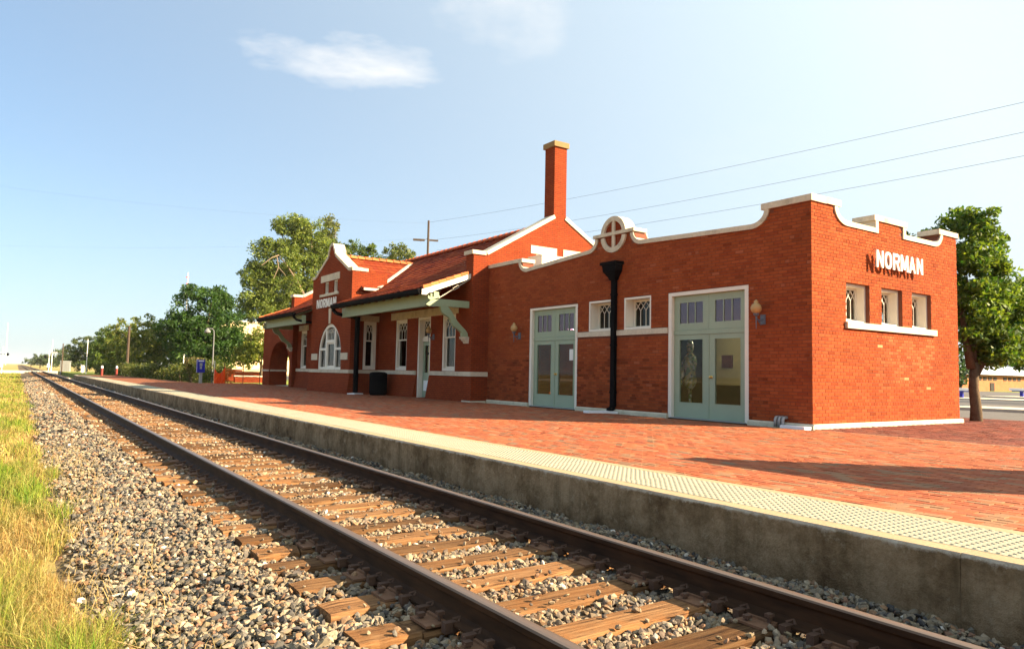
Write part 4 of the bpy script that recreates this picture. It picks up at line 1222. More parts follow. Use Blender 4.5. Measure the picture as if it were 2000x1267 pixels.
MB().prism([(a + .13, 1.12), (e - .13, 1.12), (e - .13, 2.12), (a + .13, 2.12)], TM, 0.22, 0.225).build('pane', 'glass', sd)
b = MB(); n = 22; pts = [(a + .10 + (e - a - .2) * i / n, 0.36 + 0.02 * math.sin(i * 1.9)) for i in range(n + 1)]
for zA, zB in ((1.12, 1.78), (1.88, 2.1)): b.add([TM(u, d, z) for z in (zA, zB) for u, d in pts], [[i, i + 1, n + 2 + i, n + 1 + i] for i in range(n)])
b.build('curtain', 'curtain_y', sd)
b = MB(); lattice(TM, a + .04, e - .04, 2.47, 3.02, 0.22, 3, b, 0.018, 0.3); frame_rect(b, TM, a, e, 2.425, 3.06, 0.045, 0.2, 0.24); b.build('transom_sash', 'white_wood', sd)
MB().prism([(a + .04, 2.46), (e - .04, 2.46), (e - .04, 3.02), (a + .04, 3.02)], TM, 0.232, 0.236).build('pane', 'glass_dark', sd)
# dim room behind the main windows
MB().box(14.2, 14.3, 20.4, 38.2, PT, 4.2).build('partition', 'inside_dark', depot)
MB().box(12.72, 18.3, 20.4, 38.2, PT - .1, PT + .01).build('interior_floor', 'inside_floor', depot)

# ---- bay with stepped mission gable
XB, BY0, BY1 = 11.05, 27.77, 32.50
BC = (BY0 + BY1) / 2
TB = lambda u, d, z: (XB + d, u, z)
bg_line = [(BY0, 5.36), (BY0 + .34, 5.36), (BC - .46, 6.14), (BC - .40, 6.36), (BC - .33, 6.38)] + arc(BC, 6.34, 0.32, 0.30, 170, 10, 9) + [(BC + .33, 6.38), (BC + .40, 6.36), (BC + .46, 6.14), (BY1 - .34, 5.36), (BY1, 5.36)]
bg_top = interp([(BY0, 5.29), (BY0 + .36, 5.29), (BC - .44, 6.05), (BC - .36, 6.26), (BC - .24, 6.40), (BC, 6.56), (BC + .24, 6.40), (BC + .36, 6.26), (BC + .44, 6.05), (BY1 - .36, 5.29), (BY1, 5.29)])
B_OPS = [Op(BC - 1.40, BC + 1.40, 1.17, 3.13, 1.74, 18), Op(29.40, 29.92, 4.47, 5.0), Op(30.48, 31.0, 4.47, 5.0)]
bay = wall(TB, BY0, BY1, PT, bg_top, B_OPS, 0.38, 'bay_wall', 'brick_tex', topus=[BY0 + .36, BC - .44, BC - .36, BC - .24, BC, BC + .24, BC + .36, BC + .44, BY1 - .36])
coping(TB, bg_line[:3], 0.12, -0.04, 0.44, bay, 2); coping(TB, bg_line[2:-2], 0.11, -0.05, 0.45, bay, 3); coping(TB, bg_line[-3:], 0.12, -0.04, 0.44, bay, 2)
TR = lambda u, d, z: (u, BY0 + d, z)
TR2 = lambda u, d, z: (u, BY1 - d, z)
R_OP = Op(11.62, 12.18, 1.19, 3.16)
ret = wall(TR, XB + .38, XM + 0.3, PT, lambda u: 5.2, [R_OP], 0.3, 'bay_wall', 'brick_tex')
MB().box(XB - .02, XB + 0.68, BY0 - .03, BY0 + 0.3, 5.21, 5.34).build('coping_stone', 'stone', ret)
ret2 = wall(TR2, XB + .38, XM + 0.3, PT, lambda u: 5.2, [], 0.3, 'bay_wall', 'brick_tex')
sash_window(TR, R_OP, depot, 2, 0.08)
MB().box(11.46, 12.28, BY0 - .02, BY0 + .1, 3.162, 3.40).build('lintel', 'stone', ret)
plinth(TB, BY0 - .1, BY1, bay, 0.12, 0.02); plinth(TR, XB + .0, XM - .05, ret, 0.12, 0.02)
MB().box(XB - 0.055, XB + .05, BY0 - .05, BY1 + .05, 1.032, 1.172).build('sill_band', 'stone', bay)
MB().box(XB + .05, XM - .06, BY0 - 0.05, BY0 + .05, 1.032, 1.172).build('sill_band', 'stone', ret)
MB().box(XB - .03, XB + .05, 29.15, 31.4, 5.005, 5.30).build('lintel', 'stone', bay)
MB().box(XB - .06, XB + .1, 29.2, 31.42, 4.36, 4.468).build('window_sill', 'stone', bay)
MB().box(XB - .03, XB + .05, 27.97, BC - 1.42, 1.58, 1.86).build('impost', 'stone', bay)
MB().box(XB - .03, XB + .05, BC + 1.42, 32.3, 1.58, 1.86).build('impost', 'stone', bay)
MB().prism([(BC - .09, 3.135), (BC + .09, 3.135), (BC + .13, 3.80), (BC - .13, 3.80)], TB, -0.035, 0.02).build('keystone', 'stone', bay)
for o in B_OPS[1:]:
    b = MB(); frame_rect(b, TB, o.u0 + .002, o.u1 - .002, o.z0 + .002, o.z1 - .002, 0.06, 0.06, 0.3); w = b.build('window', 'white_wood', bay)
    MB().prism([(o.u0 + .06, o.z0 + .06), (o.u1 - .06, o.z0 + .06), (o.u1 - .06, o.z1 - .06), (o.u0 + .06, o.z1 - .06)], TB, .2, .204).build('pane', 'glass_dark', w)
# arched window
o = B_OPS[0]; ra = 1.398
arch_o = [(BC - ra, 1.172)] + arc(BC, 1.74, ra, 1.388, 180, 0, 25) + [(BC + ra, 1.172)]
arch_i = [(BC - ra + .13, 1.172)] + arc(BC, 1.74, ra - .13, 1.388 - .13, 180, 0, 25) + [(BC + ra - .13, 1.172)]
aw = MB().ribbon(arch_o, arch_i, TB, 0.05, 0.2).build('arched_window', 'white_wood', bay)
b = MB()
for s in (-1, 1):
    u = BC + s * 0.52; zt = 1.74 + 1.26 * math.sqrt(1 - (0.52 / 1.27) ** 2)
    b.prism([(u - .065, 1.172), (u + .065, 1.172), (u + .065, zt), (u - .065, zt)], TB, 0.055, 0.19)
    b.prism([(BC + s * .585, 2.0), (BC + s * 1.25, 2.0), (BC + s * 1.2, 2.1), (BC + s * .585, 2.1)], TB, 0.06, 0.18)
b.prism([(BC - .455, 2.32), (BC + .455, 2.32), (BC + .455, 2.44), (BC - .455, 2.44)], TB, 0.05, 0.18)
b.prism([(BC - 1.26, 1.172), (BC + 1.26, 1.172), (BC + 1.26, 1.27), (BC - 1.26, 1.27)], TB, 0.07, 0.17)
frame_rect(b, TB, BC - .455, BC + .455, 1.27, 2.32, 0.06, 0.09, 0.15)
b.build('mullion', 'white_wood', aw)
b = MB(); lattice(TB, BC - .45, BC + .45, 2.44, 2.93, 0.12, 5, b, 0.016, 0.2); b.build('muntin', 'white_wood', aw)
MB().prism(arch_i, TB, 0.13, 0.134).build('pane', 'glass_dark', aw)

# ---- north porch with open arch
TPo = lambda u, d, z: (12.05 + d, u, z)
N_OP = Op(38.78, 42.50, PT, 2.67, 1.15, 22)
por = wall(TPo, 38.765, 43.85, PT, lambda u: 3.75, [N_OP], 0.45, 'porch_wall', 'brick_tex')
porN = wall(lambda u, d, z: (u, 43.85 - d, z), 12.5, 18.4, PT, lambda u: 3.75, [Op(13.10, 17.0, PT, 2.6, 1.2)], 0.4, 'porch_wall', 'brick_tex')
porE = wall(lambda u, d, z: (18.4 - d, u, z), 38.765, 43.44, PT, lambda u: 3.75, [Op(39.0, 42.9, PT, 2.6, 1.2)], 0.4, 'porch_wall', 'brick_tex')
MB().box(12.0, 18.45, 38.77, 43.9, 3.752, 3.86).build('porch_roof', 'stone', por)
MB().box(12.01, 12.1, 42.502, 43.88, 1.0, 1.1).box(12.1, 13.1, 42.46, 42.5, 1.0, 1.1).build('sill_band', 'stone', por)
MB().box(12.5, 13.08, 42.5, 43.44, PT, 3.74).build('porch_pier', 'brick_tex', por)
MB().box(12.5, 18.0, 38.77, 43.44, PT - .2, PT + .004).build('porch_floor', 'concrete', por)

# ---- roofs
roof = MB()
def slab(b, pts, t=0.08):
    p = [Vector(q) for q in pts]; n = (p[1] - p[0]).cross(p[2] - p[0]).normalized()
    if n.z < 0: n = -n
    k = len(p); vs = [tuple(q) for q in p] + [tuple(q - n * t) for q in p]
    b.add(vs, [list(range(k)), list(range(k, 2 * k))[::-1]] + [[i, (i + 1) % k, k + (i + 1) % k, k + i] for i in range(k)])
EX, EZ, KX, KZ, RX, RZ = 10.28, 3.74, 12.05, 4.40, 15.55, 6.44
slab(roof, [(KX, 20.38, KZ), (RX, 20.38, RZ), (RX, 38.3, RZ), (KX, 38.3, KZ)])
slab(roof, [(RX, 20.38, RZ), (19.3, 20.38, 4.3), (19.3, 38.3, 4.3), (RX, 38.3, RZ)])
slab(roof, [(EX, 20.08, EZ), (KX, 20.08, KZ), (KX, BY0 - .02, KZ), (EX, BY0 - .02, EZ)])
slab(roof, [(EX, BY1 + .02, EZ), (KX, BY1 + .02, KZ), (KX, 38.55, KZ), (EX, 38.55, EZ)])
CRZ, CEZ = 6.03, 4.47       # cross gable behind the bay
sl = (RZ - KZ) / (RX - KX)
xv = KX + (CRZ - KZ) / sl; xe = KX + (CEZ - KZ) / sl
slab(roof, [(XB + .36, BC, CRZ), (xv, BC, CRZ), (xe, BY0 - .12, CEZ), (XB + .36, BY0 - .12, CEZ)], 0.06)
slab(roof, [(XB + .36, BC, CRZ), (xv, BC, CRZ), (xe, BY1 + .12, CEZ), (XB + .36, BY1 + .12, CEZ)], 0.06)
roof_o = roof.build('roof', 'tile_base', depot)

# clay tiles, course by course
TWD, TEX = 0.235, 0.295
prof_e = [(0, 0.002), (0.018, 0.009), (0.045, 0.010), (0.066, 0.003), (0.13, 0.001), (0.19, 0.002), (0.235, 0.004)]
def tile_local():
    v = []
    for s_, lift in ((-0.02, 0.050), (TEX + 0.02, 0.026)):
        v += [(e, s_, n_ + lift) for e, n_ in prof_e]
    v += [(e, -0.02, 0.0) for e, n_ in prof_e]
    m = len(prof_e)
    f = [[i, i + 1, m + i + 1, m + i] for i in range(m - 1)] + [[2 * m + i, 2 * m + i + 1, i + 1, i] for i in range(m - 1)] + [[2 * m, 0, m, m], ]
    f = f[:-1]
    return np.array(v), f
tv, tf = tile_local()
tiles = []      # (matrix 3x3, origin, colour)
def tile_field(o, e, s, W, L, clip=None, base=None):
    e = Vector(e).normalized(); s = Vector(s).normalized(); nrm = e.cross(s).normalized()
    if nrm.z < 0: nrm = -nrm
    Mx = np.array([list(e), list(s), list(nrm)]).T
    rows = int(round(L / TEX)); cols_ = int(W / TWD)
    for r_ in range(rows):
        for c in range(cols_):
            ee, ss = c * TWD, r_ * L / rows
            if clip and not clip(ee + TWD / 2, ss + TEX / 2): continue
            p = Vector(o) + e * ee + s * ss + nrm * (0.002 + random.uniform(-.003, .003))
            k = random.uniform(0.72, 1.2); bc = random.choice([(0.40, 0.092, 0.030), (0.35, 0.072, 0.026), (0.28, 0.052, 0.022), (0.43, 0.110, 0.036), (0.19, 0.034, 0.020)])
            tiles.append((Mx, np.array(p), tuple(x_ * k * f for x_, f in zip(bc, (0.54, 0.46, 0.46)))))
sv = (RX - KX, 0, RZ - KZ); sl_len = math.hypot(RX - KX, RZ - KZ)
def main_clip(e, s):
    yy_ = 20.38 + e; xx = KX + (RX - KX) * s / sl_len; zz_ = KZ + (RZ - KZ) * s / sl_len
    # hidden under the cross gable
    if BY0 - .1 < yy_ < BY1 + .1 and zz_ < CRZ:
        zc = CRZ - abs(yy_ - BC) / (BC - BY0 + .12) * (CRZ - CEZ)
        if zz_ < zc - 0.02: return False
    return True
tile_field((KX, 20.38, KZ), (0, 1, 0), sv, 17.9, sl_len, main_clip)
fl = math.hypot(KX - EX, KZ - EZ)
tile_field((EX - .03, 20.10, EZ - .01), (0, 1, 0), (KX - EX, 0, KZ - EZ), BY0 - 20.12, fl)
tile_field((EX - .03, BY1 + .04, EZ - .01), (0, 1, 0), (KX - EX, 0, KZ - EZ), 38.5 - BY1, fl)
cs = Vector((0, BC - BY0 + .12, CRZ - CEZ)); csl = cs.length
def cross_clip(e, s):
    return (XB + .36 + e) < xe + (xv - xe) * s / csl - 0.05
tile_field((XB + .40, BY0 - .14, CEZ), (1, 0, 0), cs, xv - XB - .3, csl, cross_clip)
tile_field((XB + .40, BY1 + .14, CEZ), (1, 0, 0), (0, -cs.y, cs.z), xv - XB - .3, csl, cross_clip)
def tscore(t):
    Mx, p, c = t
    d = p - C0; rr = np.linalg.norm(d)
    return max(0.0, -float(d @ Mx[:, 2])) / rr ** 3
tiles.sort(key=tscore, reverse=True)
rest_t = tiles[300:]
Vt = np.array([tv @ Mx.T + p for Mx, p, c in rest_t])
o = big_mesh('tilework', Vt, len(tv), tf, np.array([c for *_, c in rest_t]), 'tile', roof_o); o['kind'] = 'stuff'
tvar = []
for s in range(14):
    me = bpy.data.meshes.new('roof_tile'); me.from_pydata([tuple(v) for v in tv], [], tf)
    at = me.attributes.new('Col', 'FLOAT_COLOR', 'FACE'); cc = random.choice(tiles)[2]
    at.data.foreach_set('color', np.array([(*cc, 1)] * len(tf), dtype=np.float32).ravel()); me.materials.append(MT['tile']); tvar.append(me)
for Mx, p, c in tiles[:300]:
    o = bpy.data.objects.new('roof_tile', random.choice(tvar)); COL.objects.link(o)
    mw = Matrix.Identity(4)
    for i in range(3):
        for j in range(3): mw[i][j] = Mx[i, j]
        mw[i][3] = p[i]
    o.parent = roof_o; o.matrix_parent_inverse = Matrix.Identity(4); o.matrix_basis = mw
# ridge caps and rake tiles
def cap_tile(a, b, r, col):
    a, b = Vector(a), Vector(b); d = (b - a).normalized(); sd = d.cross(Vector((0, 0, 1))).normalized(); u = sd.cross(d)
    m = MB(); n = 7; vs = []
    for p, rr in ((a, r * 1.12), (b, r * 0.95)):
        for k in range(n):
            t = math.pi * k / (n - 1); vs.append(p + sd * (math.cos(t) * rr) + u * (math.sin(t) * rr - r * 0.35))
    m.add(vs, [[k, k + 1, n + k + 1, n + k] for k in range(n - 1)] + [list(range(n)), list(range(n, 2 * n))[::-1]], col)
    return m
y = 20.40
while y < 38.2:
    cap_tile((RX, y, RZ + .09), (RX, y + .42, RZ + .08), 0.14, (0.36, 0.085, 0.035)).build('ridge_tile', 'tile', roof_o); y += 0.40
x_ = XB + .46
while x_ < xv - 0.1:
    cap_tile((x_, BC, CRZ + .09), (x_ + .36, BC, CRZ + .08), 0.13, random.choice([(0.52, 0.15, 0.05), (0.46, 0.12, 0.045)])).build('ridge_tile', 'tile', roof_o); x_ += 0.34
d = Vector((KX - EX, 0, KZ - EZ)).normalized()
for yk in (20.075, 38.53):
    for k in range(6):
        a = Vector((EX, yk, EZ + .045)) + d * (0.02 + k * 0.29); b = a + d * 0.285 - Vector((0, 0, .02))
        MB().beam(a, b, 0.12, 0.10, col=random.choice([(0.52, 0.17, 0.06), (0.48, 0.14, 0.05), (0.56, 0.20, 0.075)])).build('rake_tile', 'tile', roof_o)
# valley flashing and cross-gable gutter
MB().beam((xv, BC - .02, CRZ + .10), (xe, BY0 - .12, CEZ + .10), 0.16, 0.06).build('valley_flashing', 'flash', roof_o)
MB().beam((XB + .42, BY0 - .19, CEZ - .0), (xe - .05, BY0 - .19, CEZ - .0), 0.10, 0.10).build('gutter', 'flash', roof_o)

# ---- canopies: beams, brackets, gutters
def canopy(y0, y1, end, brace_y, brace_dir):
    # soffit boards, beam, fascia, rafter tails
    b = MB(); slab(b, [(EX + .05, y0 + .03, EZ - .10), (XM - .01, y0 + .03, KZ - .0), (XM - .01, y1 - .03, KZ - .0), (EX + .05, y1 - .03, EZ - .10)], 0.03)
    cp = b.build('canopy', 'soffit', depot)
    MB().box(10.62, 10.80, y0 + .04, y1 - .05, 3.24, 3.62).build('canopy_beam', 'green_pale', cp)
    yy_ = y0 + .25
    while yy_ < y1 - .2:
        MB().beam((EX + .02, yy_, EZ - .14), (XM, yy_, EZ - .14 + (KZ - EZ) / (KX - EX) * (XM - EX)), 0.07, 0.11).build('rafter', 'green_pale', cp); yy_ += 0.62
    b = MB()
    g = [(EX - .045 + .095 * math.cos(R(a)), EZ - .02 + .165 * math.sin(R(a))) for a in range(180, 361, 20)]
    n = len(g)
    for s0, s1 in (((0.075, 0.0), (0.062, 0.0)),):
        inner = [(EX - .045 + .086 * math.cos(R(a)), EZ - .02 + .155 * math.sin(R(a))) for a in range(180, 361, 20)]
    poly = g + inner[::-1]
    m = len(poly)
    vs = [(x, y0 - .02, z) for x, z in poly] + [(x, y1 + .0, z) for x, z in poly]
    b.add(vs, [[i, (i + 1) % m, m + (i + 1) % m, m + i] for i in range(m)])
    b.add([(x, y0 - .02, z) for x, z in g], [list(range(n))]); b.add([(x, y1, z) for x, z in g], [list(range(n))])
    b.build('gutter', 'black', cp)
    return cp
can1 = canopy(20.10, BY0 - .05, 0, 0, 0)
can2 = canopy(BY1 + .05, 38.5, 0, 0, 0)
def rake(yk, par):
    # white barge board with moulded foot
    pts = [(EX - .02, EZ - .03), (KX - .03, KZ - .04), (KX - .03, KZ - .20), (EX + .42, EZ - .03 - .02), (EX + .34, EZ - .10), (EX + .22, EZ - .12), (EX + .14, EZ - .19), (EX - .02, EZ - .19)]
    MB().prism(pts, lambda u, d, z: (u, yk + d, z), 0, 0.05).build('barge_board', 'white_wood', par)
rake(20.03, can1); rake(38.5, can2)
def bracket(yb, par):
    fn = lambda u, d, z: (u, yb + d, z)
    br = MB().prism([(10.45, 3.26), (10.62, 3.20), (11.15, 3.24), (12.03, 3.24), (12.03, 3.46), (10.95, 3.46), (10.62, 3.40)], fn, -0.07, 0.07).build('bracket', 'green_pale', par)
    # curved brace
    up = [(10.98, 3.24), (11.26, 3.24), (11.40, 3.08), (11.50, 2.93), (11.60, 2.80), (11.75, 2.66), (11.92, 2.52), (12.0, 2.42), (12.02, 2.30)]
    lo = [(10.98, 3.20), (11.05, 3.06), (11.14, 2.98), (11.30, 2.90), (11.40, 2.74), (11.48, 2.62), (11.62, 2.55), (11.78, 2.44), (11.80, 2.30)]
    MB().ribbon(up, lo, fn, -0.06, 0.06).build('brace', 'green_pale', br)
    b = MB(); b.prism([(11.78, 2.30), (12.04, 2.30), (12.04, 2.23), (11.80, 2.23)], fn, -0.11, 0.11); b.prism([(11.84, 2.229), (12.04, 2.229), (12.04, 2.17), (11.86, 2.17)], fn, -0.10, 0.10); b.prism([(11.90, 2.169), (12.04, 2.169), (12.04, 2.09), (11.93, 2.09)], fn, -0.09, 0.09)
    b.build('corbel', 'stone', br)
    b = MB(); b.prism([(10.72, 3.47), (10.90, 3.47), (10.90, 3.68), (10.72, 3.68)], fn, -0.075, 0.06); b.prism([(10.50, 3.47), (10.60, 3.40), (10.95, 3.52), (10.90, 3.58), (10.60, 3.47), (10.52, 3.56)], fn, -0.09, -0.072)
    b.build('king_post', 'green_pale', br)
    b = MB(); a, c = Vector((10.88, yb - .09, 3.48)), Vector((12.02, yb - .09, 4.18))
    b.tube([a, a.lerp(c, .48)], 0.016, 6); b.tube([a.lerp(c, .62), c], 0.016, 6)
    for s in (-.03, .03):
        b.tube([a.lerp(c, .46) + Vector((s * -.5, 0, s)), a.lerp(c, .64) + Vector((s * -.5, 0, s))], 0.011, 5)
    b.build('tie_rod', 'flash', br)
bracket(20.18, can1); bracket(38.42, can2)

# ---- rainwater goods
b = MB()
b.prism([(13.56, 4.06), (14.19, 4.06), (14.19, 3.98), (14.13, 3.96), (14.13, 3.84), (14.08, 3.80), (13.97, 3.70), (13.90, 3.60), (13.66, 3.60), (13.62, 3.70), (13.62, 3.96), (13.56, 3.98)][::-1], TW, -0.30, -0.005) if False else None
hp = [(4.06, 0.30, 0.30), (3.985, 0.30, 0.30), (3.975, 0.255, 0.26), (3.82, 0.235, 0.245), (3.76, 0.19, 0.21), (3.66, 0.12, 0.16), (3.60, 0.105, 0.14)]
yc = 13.80
vs = []
for z, hy, dx in hp: vs += [(XW - .006, yc - hy, z), (XW - .006, yc + hy, z), (XW - dx, yc + hy, z), (XW - dx, yc - hy, z)]
fs = [[0, 1, 2, 3]]
for i in range(len(hp) - 1):
    for k in range(4): fs.append([i * 4 + k, i * 4 + (k + 1) % 4, (i + 1) * 4 + (k + 1) % 4, (i + 1) * 4 + k])
b.add(vs, fs)
dsp = b.build('downspout', 'black', depot)
b = MB(); b.box(XW - .11, XW - .01, yc - .07, yc + .07, 0.36, 3.61)
for z in (3.2, 1.9, 0.7): b.box(XW - .118, XW - .008, yc - .085, yc + .085, z, z + .05)
b.build('pipe', 'black', dsp)
MB().tube([(XW - .075, yc, .40), (XW - .08, yc, .33), (XW - .14, yc + .01, .28), (XW - .2, yc + .02, .26)], 0.08, 10).build('elbow', 'black', dsp)
b = MB(); b.tube([(11.28, BY0 - .14, PT + .06), (11.28, BY0 - .14, 3.30)], 0.10, 12)
for z in (0.9, 2.3): b.tube([(11.28, BY0 - .14, z), (11.28, BY0 - .14, z + .06)], 0.115, 12)
ds2 = b.build('downspout', 'black', depot)
MB().tube([(EX - .02, BY0 - .12, EZ - .08), (EX - .02, BY0 - .1, EZ - .22), (EX + .12, BY0 - .1, EZ - .34), (EX + .5, BY0 - .1, EZ - .42), (11.1, BY0 - .12, EZ - .44), (11.26, BY0 - .14, EZ - .52), (11.28, BY0 - .14, 3.1)], 0.075, 10).build('leader', 'black', ds2)
MB().tube([(EX - .02, BY1 + .16, EZ - .08), (EX - .02, BY1 + .15, EZ - .22), (EX + .12, BY1 + .15, EZ - .34), (EX + .5, BY1 + .15, EZ - .42), (11.15, BY1 + .13, EZ - .44), (11.28, BY1 + .12, 3.1), (11.28, BY1 + .12, PT + .05)], 0.06, 10).build('downspout', 'black', depot)

# ================================================================== SIGNS, LAMPS AND SMALL THINGS
def sign_letters(text, place, height, width, par, depth, mat='white_metal'):
    """upright condensed capitals as solid letters; place(u, z)->world, letters face -normal"""
    adv = width / len(text)
    shapes = {
        'N': [[(0, 0), (.22, 0), (.22, 1), (0, 1)], [(.78, 0), (1, 0), (1, 1), (.78, 1)], [(.0, 1), (.24, 1), (1, 0), (.76, 0)]],
        'R': [[(0, 0), (.24, 0), (.24, 1), (0, 1)], [(.24, .82), (.62, .82), (.62, 1), (.24, 1)], [(.24, .42), (.62, .42), (.62, .58), (.24, .58)],
              [(.62, 1), (.82, .96), (.97, .84), (.97, .62), (.82, .46), (.62, .42), (.62, .58), (.70, .62), (.74, .68), (.74, .76), (.70, .80), (.62, .82)],
              [(.44, .44), (.68, .44), (1.0, 0), (.74, 0)]],
        'M': [[(0, 0), (.2, 0), (.2, 1), (0, 1)], [(.8, 0), (1, 0), (1, 1), (.8, 1)], [(.0, 1), (.24, 1), (.6, 0.1), (.40, 0.1)], [(1, 1), (.76, 1), (.40, .1), (.60, .1)]],
        'A': [[(0, 0), (.23, 0), (.60, 1), (.40, 1)], [(1, 0), (.77, 0), (.40, 1), (.60, 1)], [(.22, .22), (.78, .22), (.72, .38), (.28, .38)]],
    }
    for i, ch in enumerate(text):
        b = MB(); w = adv * (0.80 if ch != 'M' else 0.94); u0 = i * adv + (adv - w) / 2
        fn = lambda u, d, z: place(u0 + u * w, d, z * height)
        if ch == 'O':
            n = 28; oo = []; ii = []
            for k in range(n):
                a = 2 * math.pi * k / n
                c_, s_ = math.cos(a), math.sin(a); e = 0.72
                oo.append((.5 + .5 * abs(c_) ** e * (1 if c_ > 0 else -1), .5 + .5 * abs(s_) ** e * (1 if s_ > 0 else -1)))
                ii.append((.5 + .25 * abs(c_) ** e * (1 if c_ > 0 else -1), .5 + .34 * abs(s_) ** e * (1 if s_ > 0 else -1)))
            b.ribbon(oo + oo[:1], ii + ii[:1], fn, 0, depth)
        else:
            for k, poly in enumerate(shapes[ch]): b.prism(poly, fn, -0.001 * k, depth - 0.001 * k)
        b.build('letter', mat, par)
sg = thing('station_sign', 'white raised letters NORMAN standing off the sunlit end wall above three windows', 'sign', (15.7, YS - .13, 3.55), 'station name signs')
sign_letters('NORMAN', lambda u, d, z: (14.70 + u, YS - 0.15 + d, 3.53 + z), 0.36, 1.98, sg, 0.03)
b = MB()
for k in range(6):
    u = 14.70 + (k + .5) * .33
    b.tube([(u, YS - .14, 3.87), (u + .02, YS - .06, 3.93), (u + .03, YS + .01, 3.93)], 0.007, 5); b.tube([(u, YS - .12, 3.60), (u, YS + .01, 3.60)], 0.007, 5)
b.build('standoff', 'grey_metal', sg)
sg2 = thing('station_sign', 'white raised letters NORMAN across the gabled bay under its attic windows', 'sign', (XB - .12, BC, 3.9), 'station name signs')
# read from the track: north is at the left, so letters run from high Y to low Y
sign_letters('NORMAN', lambda u, d, z: (XB - 0.16 + d, 31.50 - u, 3.85 + z), 0.38, 2.42, sg2, 0.03)
b = MB(); b.beam((XB - .12, 28.95, 3.92), (XB - .12, 31.55, 3.92), 0.03, 0.04)
for u in (29.2, 30.1, 31.2): b.tube([(XB - .12, u, 3.92), (XB + .01, u, 3.92)], 0.01, 5)
b.build('standoff', 'black', sg2)

def wall_lamp(x, y, z, label):
    t = thing('wall_lamp', label, 'wall lamp', (x, y, z - .4), 'amber globe wall lamps')
    c = (x - 0.21, y + .02, z)
    b = MB(); b.box(x - .03, x - .001, y - .055, y + .055, z - .32, z - .12); b.build('back_plate', 'iron_blue', t)
    b = MB(); b.tube([(x - .02, y, z - .20), (x - .10, y + .01, z - .25), (x - .19, y + .02, z - .22), (c[0], c[1], z - .14)], 0.018, 8)
    b.tube([(x - .02, y, z - .28), (x - .08, y, z - .33), (x - .15, y + .01, z - .26)], 0.012, 6)
    b.lathe([(0.018, -0.16), (0.05, -0.14), (0.06, -0.10)], c, 12); b.tube([(c[0], c[1], z - .15), (c[0], c[1], z - .42)], [0.016, 0.006], 6)
    b.build('arm', 'iron_blue', t)
    MB().lathe([(0.05, -0.10), (0.085, -0.075), (0.108, -0.03), (0.112, 0.01), (0.10, 0.055), (0.075, 0.088), (0.045, 0.105), (0.045, 0.125), (0.048, 0.14), (0.028, 0.165), (0.005, 0.185)], c, 18).build('globe', 'globe', t, True)
wall_lamp(XW, 9.33, 2.58, 'amber globe wall lamp by the corner, beside the nearer double door')
wall_lamp(XW, 18.08, 2.52, 'amber globe wall lamp near the inside corner, left of the farther double door')
wall_lamp(XM, 22.98, 2.62, 'small amber globe lamp under the canopy beside the single green door')

# litter bin under the canopy
t = thing('trash_can', 'black litter bin under the canopy beside the bay window', 'trash can', (11.72, 26.4, PT), None)
b = MB(); b.lathe([(0.30, 0.0), (0.32, 0.04), (0.33, 0.10), (0.33, 0.70), (0.35, 0.72), (0.35, 0.80)], (11.72, 26.4, PT), 24)
for k in range(24):
    a = 2 * math.pi * k / 24; b.box(11.72 + .335 * math.cos(a) - .008, 11.72 + .335 * math.cos(a) + .008, 26.4 + .335 * math.sin(a) - .008, 26.4 + .335 * math.sin(a) + .008, PT + .08, PT + .70)
b.build('bin', 'black', t)
MB().lathe([(0.35, 0.801), (0.34, 0.86), (0.24, 0.90), (0.15, 0.905), (0.14, 0.86)], (11.72, 26.4, PT), 24).build('lid', 'black', t)

def splash(name, pts, label):
    b = MB(); n = len(pts)
    vs = [(x, y, PT - .01) for x, y in pts] + [(x, y, PT + .045 + .01 * (i % 2)) for i, (x, y) in enumerate(pts)]
    b.add(vs, [list(range(n))[::-1], list(range(n, 2 * n))] + [[i, (i + 1) % n, n + (i + 1) % n, n + i] for i in range(n)])
    tag(b.build(name, 'white_block'), label, 'splash block', 'splash blocks')
splash('splash_block', [(XW - .07, yc - .2), (XW - .07, yc + .22), (XW - .30, yc + .26), (XW - .75, yc + .34), (XW - .78, yc + .1), (XW - .35, yc - .1)], 'white precast splash block under the black downspout between the double doors')
splash('splash_block', [(11.42, BY0 - .28), (11.10, BY0 - .30), (10.8, BY0 - .5), (11.0, BY0 - .75), (11.45, BY0 - .55)], 'white splash block at the foot of the bay downspout')
splash('splash_block', [(XW - .065, YS - .02), (XW - .065, YS + .62), (XW - .25, YS + .55), (XW - .30, YS - .02)], 'white slab on the paving at the near corner of the wall')
t = thing('conduit_stubs', 'three grey conduit stubs turned into the wall near the corner footing', 'conduit', (XW - .12, 8.9, PT))
for k in range(3):
    yk = 8.80 + k * .085
    MB().tube([(XW - .12, yk, PT), (XW - .12, yk, PT + .14), (XW - .10, yk, PT + .18), (XW - .02, yk - .02, PT + .19)], 0.033, 8).build('pipe', 'grey_metal', t, True)

